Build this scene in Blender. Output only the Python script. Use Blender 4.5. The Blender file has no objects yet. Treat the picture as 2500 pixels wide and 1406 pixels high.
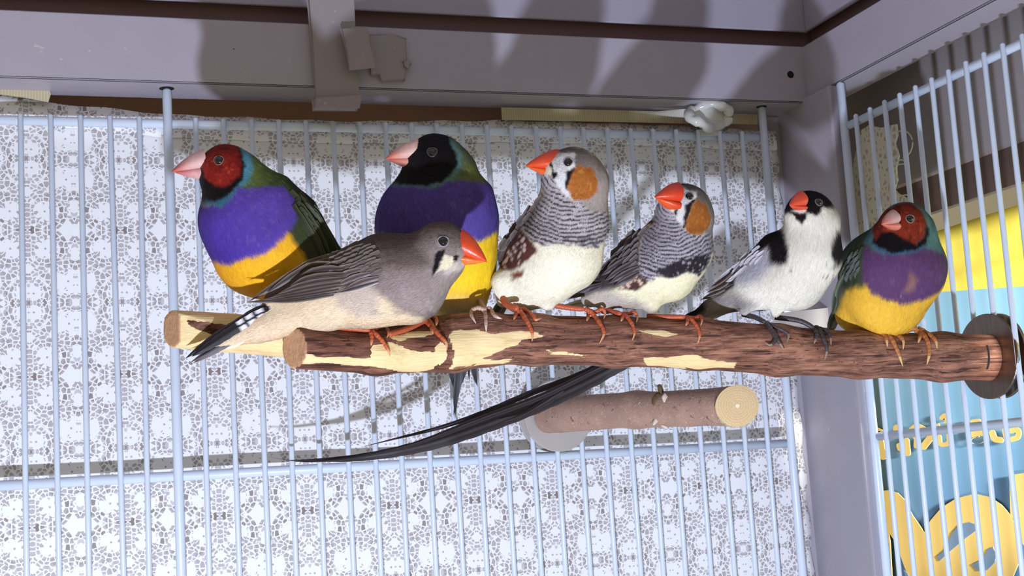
import bpy, math, random
import numpy as np
from mathutils import Matrix, Vector
from mathutils.geometry import tessellate_polygon
random.seed(7); RNG = np.random.default_rng(11)
MM = 0.001
# ------------------------------------------------------------------ camera (millimetres, solved from the wire spacing)
YAW, PITCH, ROLL, FPX = .336, .1387, -.062, 3585.4
CAM = np.array([-7.14, -627.36, -166.55])
_ca, _sa, _cb, _sb, _cc, _sc = math.cos(YAW), math.sin(YAW), math.cos(PITCH), math.sin(PITCH), math.cos(ROLL), math.sin(ROLL)
FW = np.array([_sa*_cb, _ca*_cb, _sb]); _r = np.array([_ca, -_sa, 0.]); _u = np.cross(_r, FW)
RT, UP = _cc*_r+_sc*_u, -_sc*_r+_cc*_u
sc = bpy.context.scene
cd = bpy.data.cameras.new('camera'); cam = bpy.data.objects.new('camera', cd); sc.collection.objects.link(cam)
cd.sensor_width = 36; cd.lens = 36*FPX/2500; cd.clip_start = .01; cd.clip_end = 20
m = Matrix.Identity(4)
for i in range(3):
    m[i][0], m[i][1], m[i][2], m[i][3] = RT[i], UP[i], -FW[i], CAM[i]*MM
cam.matrix_world = m; sc.camera = cam
cd.dof.use_dof = False
# world: warm room light
w = bpy.data.worlds.new('room_light'); sc.world = w; w.use_nodes = True
_nt = w.node_tree; _bg = _nt.nodes['Background']; _bg.inputs[1].default_value = .48
_tc = _nt.nodes.new('ShaderNodeTexCoord'); _sx = _nt.nodes.new('ShaderNodeSeparateXYZ'); _nt.links.new(_tc.outputs['Generated'], _sx.inputs[0])
_mr = _nt.nodes.new('ShaderNodeMapRange'); _mr.inputs[1].default_value = -1; _mr.inputs[2].default_value = 1; _nt.links.new(_sx.outputs[2], _mr.inputs[0])
_mx = _nt.nodes.new('ShaderNodeMix'); _mx.data_type = 'RGBA'; _nt.links.new(_mr.outputs[0], _mx.inputs[0])
_mx.inputs[6].default_value = (1.0, .86, .54, 1); _mx.inputs[7].default_value = (.36, .30, .20, 1)   # pale floor below, dim room above
_nt.links.new(_mx.outputs[2], _bg.inputs[0])
# small cool torch below the camera: casts the birds' shadows upwards
def lamp(name, kind, loc, energy, col, size=.01, aim=None):
    l = bpy.data.lights.new(name, kind); l.energy = energy; l.color = col
    if kind == 'AREA': l.size = size
    else: l.shadow_soft_size = size
    o = bpy.data.objects.new(name, l); sc.collection.objects.link(o); o.location = [c*MM for c in loc]
    if aim is not None:
        o.rotation_euler = (Vector(aim)-Vector(loc)).to_track_quat('-Z', 'Y').to_euler()
    return o
lamp('torch', 'POINT', (-12, -597, -480), 21.0, (.70, .775, 1.0), .011)
_rl = lamp('bag_fill_spot', 'SPOT', (386, -640, -120), 104., (1.0, .98, .88), .02, (470, 45, -122))  # added fill spot out of view, aimed to brighten the bag
_rl.data.spot_size = math.radians(19); _rl.data.spot_blend = .35
sc.view_settings.view_transform = 'Standard'; sc.view_settings.look = 'None'
sc.view_settings.exposure = 0.0; sc.view_settings.gamma = 1; sc.view_settings.use_curve_mapping = False

# ------------------------------------------------------------------ helpers
def lin(c):
    c = np.asarray(c, float)/255.
    return np.where(c <= .04045, c/12.92, ((c+.055)/1.055)**2.4)
def ray(px, py):
    px = np.asarray(px, float)[..., None]; py = np.asarray(py, float)[..., None]
    return FW+(px-1250)/FPX*RT-(py-703)/FPX*UP
def onplane(px, py, ax, v):
    d = ray(px, py); return CAM+d*((v-CAM[ax])/d[..., ax])[..., None]
def pj(P):
    d = np.asarray(P, float)-CAM; z = d@FW
    return np.stack([1250+FPX*(d@RT)/z, 703-FPX*(d@UP)/z, z], -1)
def px2w(Q, D):
    """photo-scaled local coordinates (x right, y down, z towards viewer, all at scale D/F) -> millimetres"""
    Q = np.asarray(Q, float); return CAM+ray(Q[..., 0], Q[..., 1])*(D-Q[..., 2]*D/FPX)[..., None]

def empty(name, loc):
    o = bpy.data.objects.new(name, None); sc.collection.objects.link(o); o.location = [c*MM for c in loc]; o.empty_display_size = .01
    return o
def tag(o, label=None, cat=None, group=None, kind=None):
    if label: o['label'] = label
    if cat: o['category'] = cat
    if group: o['group'] = group
    if kind: o['kind'] = kind
    return o
def wloc(o):
    v = Vector((0, 0, 0))
    while o is not None: v += o.location; o = o.parent
    return np.array(v)/MM
def mesh(name, V, F, mat, parent=None, col=None, smooth=True, attrs=None, uvs=None):
    """V in world mm; one mesh object whose origin is that of its parent"""
    V = np.asarray(V, float)
    me = bpy.data.meshes.new(name)
    off = wloc(parent) if parent is not None else V.mean(0)
    W = ((V-off)*MM).astype(np.float32)
    if isinstance(F, np.ndarray) and F.ndim == 2:
        n, k = F.shape
        me.vertices.add(len(W)); me.vertices.foreach_set('co', W.ravel())
        me.loops.add(n*k); me.loops.foreach_set('vertex_index', F.astype(np.int32).ravel())
        me.polygons.add(n); me.polygons.foreach_set('loop_start', np.arange(0, n*k, k, dtype=np.int32))
        me.update(calc_edges=True)
    else:
        me.from_pydata(W.tolist(), [], [list(map(int, f)) for f in F])
    if smooth: me.polygons.foreach_set('use_smooth', [True]*len(me.polygons))
    if col is not None:
        a = me.color_attributes.new('Col', 'FLOAT_COLOR', 'POINT')
        c = np.ones((len(W), 4), np.float32); c[:, :3] = col; a.data.foreach_set('color', c.ravel())
    for k_, v_ in (attrs or {}).items():
        a = me.attributes.new(k_, 'FLOAT', 'POINT'); a.data.foreach_set('value', np.asarray(v_, np.float32))
    me.materials.append(mat); me.update()
    o = bpy.data.objects.new(name, me); sc.collection.objects.link(o)
    if parent is not None: o.parent = parent
    else: o.location = off*MM
    return o
class G:
    def __init__(s): s.v = []; s.f = []; s.n = 0
    def add(s, V, F):
        V = np.asarray(V, float); s.v.append(V); s.f += [tuple(int(i)+s.n for i in f) for f in F]; s.n += len(V)
    def box(s, a, b):
        x0, y0, z0 = a; x1, y1, z1 = b
        s.add([(x0,y0,z0),(x1,y0,z0),(x1,y1,z0),(x0,y1,z0),(x0,y0,z1),(x1,y0,z1),(x1,y1,z1),(x0,y1,z1)],
              [(0,3,2,1),(4,5,6,7),(0,1,5,4),(1,2,6,5),(2,3,7,6),(3,0,4,7)])
    def tube(s, P, R, n=10, cap=True):
        P = np.asarray(P, float); R = np.broadcast_to(np.asarray(R, float), (len(P),))
        V, F = tube(P, R, n, cap); s.add(V, F)
    def obj(s, name, mat, parent=None, smooth=False, **k):
        return mesh(name, np.concatenate(s.v), s.f, mat, parent, smooth=smooth, **k)
def tube(P, R, n=10, cap=True):
    T = np.gradient(P, axis=0); T /= np.linalg.norm(T, axis=1)[:, None]+1e-9
    ref = np.array([0, 0, 1.]) if abs(T[0][2]) < .9 else np.array([0, 1., 0])
    U = np.cross(T, ref); U /= np.linalg.norm(U, axis=1)[:, None]+1e-9; W = np.cross(T, U)
    a = np.linspace(0, 2*np.pi, n, endpoint=False)
    V = (P[:, None]+R[:, None, None]*(np.cos(a)[None, :, None]*U[:, None]+np.sin(a)[None, :, None]*W[:, None])).reshape(-1, 3)
    F = [(i*n+j, i*n+(j+1) % n, (i+1)*n+(j+1) % n, (i+1)*n+j) for i in range(len(P)-1) for j in range(n)]
    if cap: F += [tuple(range(n))[::-1], tuple((len(P)-1)*n+j for j in range(n))]
    return V, F
def spline(P, n):
    P = np.asarray(P, float); d = np.r_[0, np.cumsum(np.linalg.norm(np.diff(P, axis=0), axis=1))]
    P0 = np.vstack([2*P[0]-P[1], P, 2*P[-1]-P[-2]]); out = []
    for t in np.linspace(0, d[-1], n):
        i = min(np.searchsorted(d, t, 'right')-1, len(P)-2); u = (t-d[i])/(d[i+1]-d[i]+1e-9)
        a, b, c, e = P0[i:i+4]
        out.append(.5*(2*b+(c-a)*u+(2*a-5*b+4*c-e)*u*u+(-a+3*b-3*c+e)*u**3))
    return np.array(out)
def hash3(i, j, k, seed):
    with np.errstate(over='ignore'):
        h = (i.astype(np.int64)*374761393+j.astype(np.int64)*668265263+k.astype(np.int64)*2147483647+seed*974634777) & 0xffffffff
        h = ((h ^ (h >> 13))*1274126177) & 0xffffffff
        h = (h ^ (h >> 16)) & 0xffffff
    return h/float(0xffffff)*2-1
def vnoise(Q, scale, seed=0):
    q = Q/scale; i = np.floor(q); f = q-i; f = f*f*(3-2*f); i = i.astype(np.int64); r = 0
    for a in (0, 1):
        for b in (0, 1):
            for c in (0, 1):
                wgt = (f[:, 0] if a else 1-f[:, 0])*(f[:, 1] if b else 1-f[:, 1])*(f[:, 2] if c else 1-f[:, 2])
                r = r+wgt*hash3(i[:, 0]+a, i[:, 1]+b, i[:, 2]+c, seed)
    return r
def polysd(X, Y, poly):
    """signed distance to polygon, negative inside"""
    P = np.asarray(poly, float); d = np.full(len(X), 1e18); ins = np.zeros(len(X), bool)
    for i in range(len(P)):
        a = P[i]; b = P[(i+1) % len(P)]; e = b-a
        t = np.clip(((X-a[0])*e[0]+(Y-a[1])*e[1])/(e@e+1e-9), 0, 1)
        d = np.minimum(d, (X-a[0]-t*e[0])**2+(Y-a[1]-t*e[1])**2)
        c = ((a[1] > Y) != (b[1] > Y)) & (X < (b[0]-a[0])*(Y-a[1])/(b[1]-a[1]+1e-12)+a[0]); ins ^= c
    d = np.sqrt(d); return np.where(ins, -d, d)

# ------------------------------------------------------------------ materials
def newmat(name, rough=.5, metal=0., col=(.5, .5, .5), spec=.5):
    mt = bpy.data.materials.new(name); mt.use_nodes = True; nt = mt.node_tree; b = nt.nodes['Principled BSDF']
    b.inputs['Roughness'].default_value = rough; b.inputs['Metallic'].default_value = metal
    b.inputs['Base Color'].default_value = (*col, 1); b.inputs['Specular IOR Level'].default_value = spec
    return mt, nt, b
def N(nt, t, **k):
    n = nt.nodes.new(t)
    for a, v in k.items():
        if a.startswith('i_'): n.inputs[a[2:].replace('_', ' ')].default_value = v
        else: setattr(n, a, v)
    return n
def math_(nt, op, a, b=None, c=None, clamp=False):
    n = nt.nodes.new('ShaderNodeMath'); n.operation = op; n.use_clamp = clamp
    for i, v in enumerate((a, b, c)):
        if v is None: continue
        if isinstance(v, (int, float)): n.inputs[i].default_value = v
        else: nt.links.new(v, n.inputs[i])
    return n.outputs[0]
def mix_(nt, f, a, b):
    n = nt.nodes.new('ShaderNodeMix'); n.data_type = 'RGBA'
    for s_, v in ((n.inputs[0], f), (n.inputs[6], a), (n.inputs[7], b)):
        if isinstance(v, (int, float)): s_.default_value = v
        elif isinstance(v, (tuple, list, np.ndarray)): s_.default_value = (*[float(x) for x in v][:3], 1)
        else: nt.links.new(v, s_)
    return n.outputs[2]
def bump(nt, b, h, strength, dist=.0003):
    n = N(nt, 'ShaderNodeBump'); n.inputs['Strength'].default_value = strength; n.inputs['Distance'].default_value = dist
    nt.links.new(h, n.inputs['Height']); nt.links.new(n.outputs[0], b.inputs['Normal'])
def coords(nt, scale=(1, 1, 1)):
    tc = N(nt, 'ShaderNodeTexCoord'); mp = N(nt, 'ShaderNodeMapping'); mp.inputs['Scale'].default_value = scale
    nt.links.new(tc.outputs['Object'], mp.inputs[0]); return mp.outputs[0]
def noise(nt, vec, scale, detail=3., rough=.5):
    n = N(nt, 'ShaderNodeTexNoise'); n.inputs['Scale'].default_value = scale; n.inputs['Detail'].default_value = detail; n.inputs['Roughness'].default_value = rough
    nt.links.new(vec, n.inputs['Vector']); return n.outputs[0]
def painted(name, rgb, rough=.4, var=.06, bscale=900, bstr=.08, spec=.5, wear=None):
    mt, nt, b = newmat(name, rough, 0, lin(rgb), spec); v = coords(nt)
    n1 = noise(nt, v, 60, 4); c = lin(rgb)
    out = mix_(nt, n1, c*(1-var), np.minimum(c*(1+var), 1))
    if wear:
        f = math_(nt, 'GREATER_THAN', noise(nt, v, 260, 3), wear[1]); out = mix_(nt, f, out, lin(wear[0]))
    nt.links.new(out, b.inputs['Base Color']); bump(nt, b, noise(nt, v, bscale, 2), bstr, .0002); return mt
M = {}
M['frame'] = painted('lilac_grey_paint', (168, 162, 172), .36, .05, 2500, .12, wear=((190, 180, 175), .73))
M['upper'] = painted('lilac_grey_panel', (166, 160, 172), .5, .05, 2500, .12)
M['white_wire'] = painted('white_powder_coat', (208, 220, 236), .35, .04, 1500, .05)
M['brown_board'] = painted('brown_board', (212, 170, 146), .7, .1, 400, .1)
M['dark_board'] = painted('dark_brown_board', (84, 66, 60), .6, .1, 400, .1)
M['grey_board'] = painted('grey_cabinet', (150, 142, 142), .5, .05, 400, .05)
M['shadow_gap'] = painted('painted_shadow_gap', (120, 92, 92), .7, .1)  # shade put into the colour: dark brown for the shadow band
M['hole'] = painted('dark_hole', (16, 14, 16), .9, .1)
M['bracket'] = painted('grey_bracket_plastic', (148, 138, 138), .42, .06, 1200, .15, wear=((175, 165, 155), .71))
def tape_mat():
    mt, nt, b = newmat('cream_ribbed_tape', .6); v = coords(nt)
    wv = N(nt, 'ShaderNodeTexWave'); wv.inputs['Scale'].default_value = 260; wv.inputs['Distortion'].default_value = .6; nt.links.new(v, wv.inputs['Vector'])
    nt.links.new(mix_(nt, wv.outputs[1], lin((190, 178, 140)), lin((206, 196, 160))), b.inputs['Base Color']); bump(nt, b, wv.outputs[1], .4, .0003); return mt
M['tape'] = tape_mat()
def clear_mat():
    mt, nt, b = newmat('translucent_white_plastic', .22, 0, lin((235, 235, 228))); v = coords(nt)
    b.inputs['Transmission Weight'].default_value = .35; bump(nt, b, noise(nt, v, 300, 3), .35, .0008); return mt
M['clip'] = clear_mat()
def lace_mat():
    mt, nt, b = newmat('white_lace_vinyl', .5, spec=.3)
    tc = N(nt, 'ShaderNodeTexCoord'); mp = N(nt, 'ShaderNodeMapping'); mp.inputs['Scale'].default_value = (1000,)*3
    nt.links.new(tc.outputs['Object'], mp.inputs[0]); sp = N(nt, 'ShaderNodeSeparateXYZ'); nt.links.new(mp.outputs[0], sp.inputs[0])
    u = math_(nt, 'PINGPONG', math_(nt, 'ADD', sp.outputs[0], 400.), 19.); v = math_(nt, 'PINGPONG', math_(nt, 'ADD', sp.outputs[2], 400.), 31.)
    cb = N(nt, 'ShaderNodeCombineXYZ'); nt.links.new(u, cb.inputs[0]); nt.links.new(v, cb.inputs[1])
    # a little wander so that the repeats are not perfect
    nz = N(nt, 'ShaderNodeTexNoise'); nz.inputs['Scale'].default_value = .11; nz.inputs['Detail'].default_value = 2; nt.links.new(cb.outputs[0], nz.inputs['Vector'])
    mx = N(nt, 'ShaderNodeVectorMath', operation='MULTIPLY_ADD'); nt.links.new(nz.outputs['Color'], mx.inputs[0]); mx.inputs[1].default_value = (5, 5, 0); nt.links.new(cb.outputs[0], mx.inputs[2])
    def vor(scale, feat, vec=mx.outputs[0], rnd=.9):
        n = N(nt, 'ShaderNodeTexVoronoi', feature=feat); n.inputs['Scale'].default_value = scale; n.inputs['Randomness'].default_value = rnd
        nt.links.new(vec, n.inputs['Vector']); return n
    # ring-wise polar cells around medallion centres
    def polar(cx, cy, R0, R1, rs, ks):
        du = math_(nt, 'SUBTRACT', u, cx); dv = math_(nt, 'SUBTRACT', v, cy)
        r = math_(nt, 'SQRT', math_(nt, 'ADD', math_(nt, 'MULTIPLY', du, du), math_(nt, 'MULTIPLY', dv, dv)))
        an = math_(nt, 'ARCTAN2', dv, du)
        c2 = N(nt, 'ShaderNodeCombineXYZ'); nt.links.new(math_(nt, 'MULTIPLY', r, rs), c2.inputs[0]); nt.links.new(math_(nt, 'MULTIPLY', an, ks), c2.inputs[1])
        ed = vor(1., 'DISTANCE_TO_EDGE', c2.outputs[0], .55).outputs['Distance']
        inr = math_(nt, 'MULTIPLY', math_(nt, 'GREATER_THAN', r, R0), math_(nt, 'LESS_THAN', r, R1))
        hole = math_(nt, 'GREATER_THAN', ed, .11); return r, an, inr, hole
    base_e = vor(.45, 'DISTANCE_TO_EDGE'); base_c = vor(.45, 'F1')
    hole = math_(nt, 'GREATER_THAN', base_e.outputs['Distance'], .105)
    big = N(nt, 'ShaderNodeTexNoise'); big.inputs['Scale'].default_value = .105; big.inputs['Detail'].default_value = 1.2; nt.links.new(cb.outputs[0], big.inputs['Vector'])
    solid = math_(nt, 'GREATER_THAN', big.outputs[0], .52)
    big2 = N(nt, 'ShaderNodeTexVoronoi', feature='F1'); big2.inputs['Scale'].default_value = .085; nt.links.new(mx.outputs[0], big2.inputs['Vector'])
    solid2 = math_(nt, 'LESS_THAN', big2.outputs['Distance'], .26)
    solid = math_(nt, 'MAXIMUM', solid, solid2)
    hole = math_(nt, 'MULTIPLY', hole, math_(nt, 'SUBTRACT', 1., solid))
    for (cx, cy, Ra, Rb, rs, ks) in ((7, 8, 4.6, 9.2, .47, 3.0), (16, 22, 5.4, 9.6, .5, 3.4), (2, 27, 3.2, 5.6, .62, 2.2)):
        r, an, inr, h2 = polar(cx, cy, Ra, Rb, rs, ks)
        hole = math_(nt, 'ADD', math_(nt, 'MULTIPLY', hole, math_(nt, 'SUBTRACT', 1., inr)), math_(nt, 'MULTIPLY', h2, inr))
        pet = math_(nt, 'LESS_THAN', r, math_(nt, 'ADD', Ra*.72, math_(nt, 'MULTIPLY', math_(nt, 'COSINE', math_(nt, 'MULTIPLY', an, 5.)), Ra*.25)))
        cen = math_(nt, 'LESS_THAN', r, .45)
        hole = math_(nt, 'MAXIMUM', math_(nt, 'MULTIPLY', hole, math_(nt, 'SUBTRACT', 1., pet)), cen)
    sc_ = N(nt, 'ShaderNodeSeparateColor'); nt.links.new(base_c.outputs['Color'], sc_.inputs[0])
    rnd = math_(nt, 'POWER', sc_.outputs[0], 2.6)
    big3 = noise(nt, mp.outputs[0], .03, 2)
    hc = mix_(nt, rnd, lin((178, 170, 172)), mix_(nt, sc_.outputs[1], lin((120, 105, 96)), lin((150, 136, 130))))
    fade = math_(nt, 'ADD', .62, math_(nt, 'MULTIPLY', sc_.outputs[2], .38))
    colr = mix_(nt, math_(nt, 'MULTIPLY', hole, fade), lin((240, 240, 240)), hc)
    nt.links.new(colr, b.inputs['Base Color']); bump(nt, b, math_(nt, 'SUBTRACT', 1., hole), .35, .0002)
    return mt
M['lace'] = lace_mat()
def attr_mat(name, rough, spec=.3, bs=1800, bstr=.25, sheen=0.):
    mt, nt, b = newmat(name, rough, spec=spec); a = N(nt, 'ShaderNodeAttribute', attribute_name='Col'); nt.links.new(a.outputs['Color'], b.inputs['Base Color'])
    v = coords(nt); bump(nt, b, noise(nt, v, bs, 3), bstr, .0003); b.inputs['Sheen Weight'].default_value = sheen; return mt  # colour attribute material
M['plumage'] = attr_mat('plumage', .66, .16, 2200, .2, .02)
M['feather'] = attr_mat('flight_feather', .5, .3, 3000, .1)
M['beak'] = attr_mat('beak_horn', .33, .5, 1400, .2)
M['skin'] = attr_mat('scaly_leg_skin', .42, .45, 2600, .5)
M['eye'] = newmat('glossy_eye', .04, 0, (.006, .004, .004), .8)[0]
def wood_mat():
    mt, nt, b = newmat('perch_wood', .7, spec=.25)
    pe = N(nt, 'ShaderNodeAttribute', attribute_name='peel'); en = N(nt, 'ShaderNodeAttribute', attribute_name='cut'); tn = N(nt, 'ShaderNodeAttribute', attribute_name='tone')
    v = coords(nt, (1, 1, 1)); vs = coords(nt, (.13, 1, 1)); vs2 = coords(nt, (.06, 1, 1))
    rag = noise(nt, vs, 620, 5, .6)
    pk = math_(nt, 'SUBTRACT', math_(nt, 'MULTIPLY', pe.outputs['Fac'], .16), math_(nt, 'MULTIPLY', math_(nt, 'SUBTRACT', rag, .5), 3.4))
    f = math_(nt, 'MULTIPLY', math_(nt, 'ADD', pk, .08), 6., clamp=True)      # peel>0 : bark
    g1 = noise(nt, vs2, 1500, 6, .65); g2 = noise(nt, vs, 420, 4, .6); sp = noise(nt, v, 900, 3, .6)
    wood = mix_(nt, g1, lin((216, 178, 118)), lin((255, 238, 186)))
    wood = mix_(nt, math_(nt, 'MULTIPLY', math_(nt, 'SUBTRACT', .47, g2), 2.2, clamp=True), wood, lin((178, 120, 72)))
    bark = mix_(nt, math_(nt, 'MULTIPLY', math_(nt, 'SUBTRACT', g2, .33), 3., clamp=True), lin((80, 50, 40)), lin((182, 128, 104)))
    bark = mix_(nt, math_(nt, 'MULTIPLY', math_(nt, 'SUBTRACT', g1, .56), 5., clamp=True), bark, lin((212, 168, 140)))
    bark = mix_(nt, math_(nt, 'MULTIPLY', math_(nt, 'SUBTRACT', sp, .62), 9., clamp=True), bark, lin((46, 28, 24)))
    lines = noise(nt, coords(nt, (.035, 1, 1)), 1100, 3, .5)
    bark = mix_(nt, math_(nt, 'MULTIPLY', math_(nt, 'SUBTRACT', .43, lines), 9., clamp=True), bark, lin((70, 42, 36)))
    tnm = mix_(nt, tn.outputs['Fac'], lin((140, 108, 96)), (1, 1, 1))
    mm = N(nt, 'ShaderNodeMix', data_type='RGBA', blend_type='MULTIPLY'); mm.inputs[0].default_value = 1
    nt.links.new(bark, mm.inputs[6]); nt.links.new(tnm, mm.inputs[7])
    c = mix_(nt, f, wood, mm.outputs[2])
    endc = mix_(nt, noise(nt, v, 700, 4), lin((176, 128, 96)), lin((222, 178, 138)))
    c = mix_(nt, en.outputs['Fac'], c, endc)
    nt.links.new(c, b.inputs['Base Color'])
    h = math_(nt, 'ADD', math_(nt, 'MULTIPLY', f, .5), math_(nt, 'ADD', math_(nt, 'MULTIPLY', g2, .8), math_(nt, 'MULTIPLY', g1, .35)))
    bump(nt, b, h, .9, .0008); return mt
M['wood'] = wood_mat()
def bark_mat():
    mt, nt, b = newmat('smooth_bark', .6, spec=.3); v = coords(nt)
    n1 = noise(nt, v, 130, 4); n2 = noise(nt, v, 1100, 3, .6); n3 = noise(nt, v, 420, 2)
    c = mix_(nt, n1, lin((140, 112, 100)), lin((190, 156, 138)))
    c = mix_(nt, math_(nt, 'MULTIPLY', math_(nt, 'SUBTRACT', n2, .58), 6., clamp=True), c, lin((214, 180, 158)))
    c = mix_(nt, math_(nt, 'MULTIPLY', math_(nt, 'SUBTRACT', n3, .64), 9., clamp=True), c, lin((104, 80, 74)))
    nt.links.new(c, b.inputs['Base Color']); bump(nt, b, n2, .5, .0006); return mt
M['bark'] = bark_mat()
def cut_mat():
    mt, nt, b = newmat('sawn_wood_end', .75, spec=.2); v = coords(nt, (1000, 1000, 1000))
    at = N(nt, 'ShaderNodeAttribute', attribute_name='ring'); wv = math_(nt, 'SINE', math_(nt, 'MULTIPLY', at.outputs['Fac'], 52.))
    ns = noise(nt, v, 2.2, 4); c = mix_(nt, ns, lin((206, 172, 124)), lin((244, 220, 176)))
    c = mix_(nt, math_(nt, 'MULTIPLY', math_(nt, 'ADD', wv, 1.), .14), c, lin((196, 158, 110)))
    c = mix_(nt, math_(nt, 'LESS_THAN', at.outputs['Fac'], .09), c, lin((250, 235, 205)))
    nt.links.new(c, b.inputs['Base Color']); bump(nt, b, ns, .6, .0005); return mt
M['cut'] = cut_mat()
M['resin'] = painted('pale_scar_resin', (215, 200, 185), .3, .2, 500, .4)
M['lichen'] = painted('dark_bud_scale', (96, 78, 50), .8, .3, 700, .5)
def steel():
    mt, nt, b = newmat('brushed_steel_washer', .32, 1.); v = coords(nt, (1, 1, .1))
    n_ = noise(nt, v, 900, 3); nt.links.new(mix_(nt, n_, lin((112, 98, 90)), lin((150, 136, 124))), b.inputs['Base Color']); bump(nt, b, n_, .2, .0002); return mt
M['steel'] = steel()
M['white_steel'] = painted('dull_zinc_washer', (178, 172, 168), .3, .1, 500, .08)
def bag_mat():
    mt, nt, b = newmat('printed_bag', .6, spec=.12)
    ge = N(nt, 'ShaderNodeNewGeometry'); sp = N(nt, 'ShaderNodeSeparateXYZ'); nt.links.new(ge.outputs['Position'], sp.inputs[0])
    v = coords(nt); n1 = noise(nt, v, 12, 3)
    zz = math_(nt, 'SUBTRACT', sp.outputs[2], math_(nt, 'MULTIPLY', sp.outputs[1], .107))
    isb = math_(nt, 'LESS_THAN', zz, -.0775)
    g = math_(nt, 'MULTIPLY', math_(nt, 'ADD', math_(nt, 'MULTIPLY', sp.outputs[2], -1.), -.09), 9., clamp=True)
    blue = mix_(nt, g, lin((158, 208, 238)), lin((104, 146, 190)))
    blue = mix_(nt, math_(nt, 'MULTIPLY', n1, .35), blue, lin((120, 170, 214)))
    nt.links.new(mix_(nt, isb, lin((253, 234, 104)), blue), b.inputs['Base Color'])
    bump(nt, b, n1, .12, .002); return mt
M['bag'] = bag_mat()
M['bag_ink'] = painted('pale_yellow_print', (246, 212, 128), .4, .05, 30, .05)
M['bag_ink_blue'] = painted('blue_print', (124, 152, 184), .4, .05, 30, .05)
M['thread'] = painted('cream_thread', (205, 198, 170), .8, .1)
def frayed_mat():
    mt, nt, b = newmat('cream_frayed_lace', .8); v = coords(nt); vo = N(nt, 'ShaderNodeTexVoronoi', feature='DISTANCE_TO_EDGE'); vo.inputs['Scale'].default_value = 330; nt.links.new(v, vo.inputs['Vector'])
    f = math_(nt, 'GREATER_THAN', vo.outputs['Distance'], .22)
    nt.links.new(mix_(nt, f, lin((214, 206, 180)), mix_(nt, noise(nt, v, 90), lin((150, 140, 120)), lin((196, 188, 164)))), b.inputs['Base Color']); bump(nt, b, f, .4, .0004); return mt
M['frayed'] = frayed_mat()

# ------------------------------------------------------------------ the cage
cage = tag(empty('bird_cage', (180, 0, -100)), 'lilac grey metal bird cage frame with white wire grid panels around all the birds', 'cage')
g = G(); XR = 369
g.box((-160, -10, 15), (XR+14, -8.4, 44)); g.box((-160, -10, 15), (XR+14, 15, 16.2)); g.box((-160, -10, 43), (XR+14, 3, 44))
o = g.obj('back_rail', M['frame'], cage)
g = G(); g.box((XR, -420, 17), (XR+1.6, -8.4, 44)); g.box((XR, -420, 17), (XR+19, -8.4, 18.2)); g.box((XR, -420, 43), (XR+10, -8.4, 44))
g.obj('side_rail', M['frame'], cage)
g = G(); g.box((-160, 3, 56), (XR+12, 5, 140)); g.obj('back_upper_panel', M['upper'], cage)
g = G(); g.box((-160, 9, 43), (XR+18, 11, 66)); g.box((XR+16, -420, 43), (XR+18, 9, 66)); g.obj('shadow_gap_strip', M['shadow_gap'], cage)  # dark backing strip added to deepen the shadow band above the rails
g = G(); g.box((XR+10, -420, 56), (XR+12, 3, 140)); g.obj('side_upper_panel', M['upper'], cage)
g = G(); g.box((-160, -420, 140), (XR+12, 5, 142)); g.obj('roof_panel', M['upper'], cage)
g = G(); g.box((355, 15.4, -300), (367, 17, 15)); g.box((366, -34, -300), (367.6, 17, 17)); g.box((366, -34.8, -300), (373.5, -33.4, 17))
g.obj('corner_post', M['frame'], cage)
for o in list(sc.collection.objects):
    if o.parent == cage and o.type == 'MESH':
        bv = o.modifiers.new('edge', 'BEVEL'); bv.width = .0007; bv.segments = 2; bv.limit_method = 'ANGLE'
# screw hole and bolt holes
def disc(c, ax, r, depth, n=20):
    gg = G(); c = np.array(c, float); d = np.zeros(3); d[ax] = depth; gg.tube([c-d, c+d], [r, r], n); return gg
disc((360.6, -9.9, 29.2), 1, 1.8, .25).obj('screw_hole', M['hole'], cage)
for (x0, rr) in ((60, 3.2), (348, 2.6)):
    disc((x0, -1, 15.0), 2, rr, .12).obj('screw_hole', M['hole'], cage)
disc((88, -10, 31.), 1, .25, .08).obj('screw_hole', M['hole'], cage)

def bar_mesh(r, z0, z1, mat):
    V, F = tube(np.array([[0, 0, z0], [0, 0, (z0+z1)/2], [0, 0, z1-r*.6], [0, 0, z1]], float), np.array([r, r, r, r*.45]), 10)
    me = bpy.data.meshes.new('bar'); me.from_pydata((V*MM).tolist(), [], [list(map(int, f)) for f in F]); me.polygons.foreach_set('use_smooth', [True]*len(me.polygons)); me.materials.append(mat); return me
bar_thin = bar_mesh(1.15, -285, 2.4, M['white_wire']); bar_thick = bar_mesh(2.0, -285, 15.2, M['white_wire'])
jit = [0, .0, .0, .0, .1, 0, -.2, -.3, -.2, -.2, -.1, 0, 0, 0, .1, 0, 0, 0, 0, .1, .2, 0, .2, .3, 0, .2, 0, -.4, -.2, 0]
panel = mesh('back_wire_panel', *tube(np.array([[-80, 1.6, 0], [150, 1.6, 0], [348.5, 1.6, 0]], float), np.array([2.05, 2.05, 2.05]), 12), M['white_wire'], cage)
mesh('cross_wire', *tube(np.array([[-80, 1.7, -150.9], [150, 1.7, -150.9], [348.5, 1.7, -150.9]], float), np.array([2.1, 2.1, 2.1]), 12), M['white_wire'], panel)
def put_bar(me, par, x, y, dz=0, tilt=0, tiltx=0):
    o = bpy.data.objects.new('bar', me); sc.collection.objects.link(o); o.parent = par; o.location = Vector(((x)*MM, (y)*MM, dz*MM))-Vector(wloc(cage)*MM)
    o.rotation_euler = (tiltx, tilt, 0); return o
for k in range(-6, 30):
    th = k in (5, 29)
    put_bar(bar_thick if th else bar_thin, panel, 12*k+(jit[k] if k >= 0 else 0), -1.0 if th else -1.2, 0, .012*RNG.standard_normal()*.25)
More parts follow.
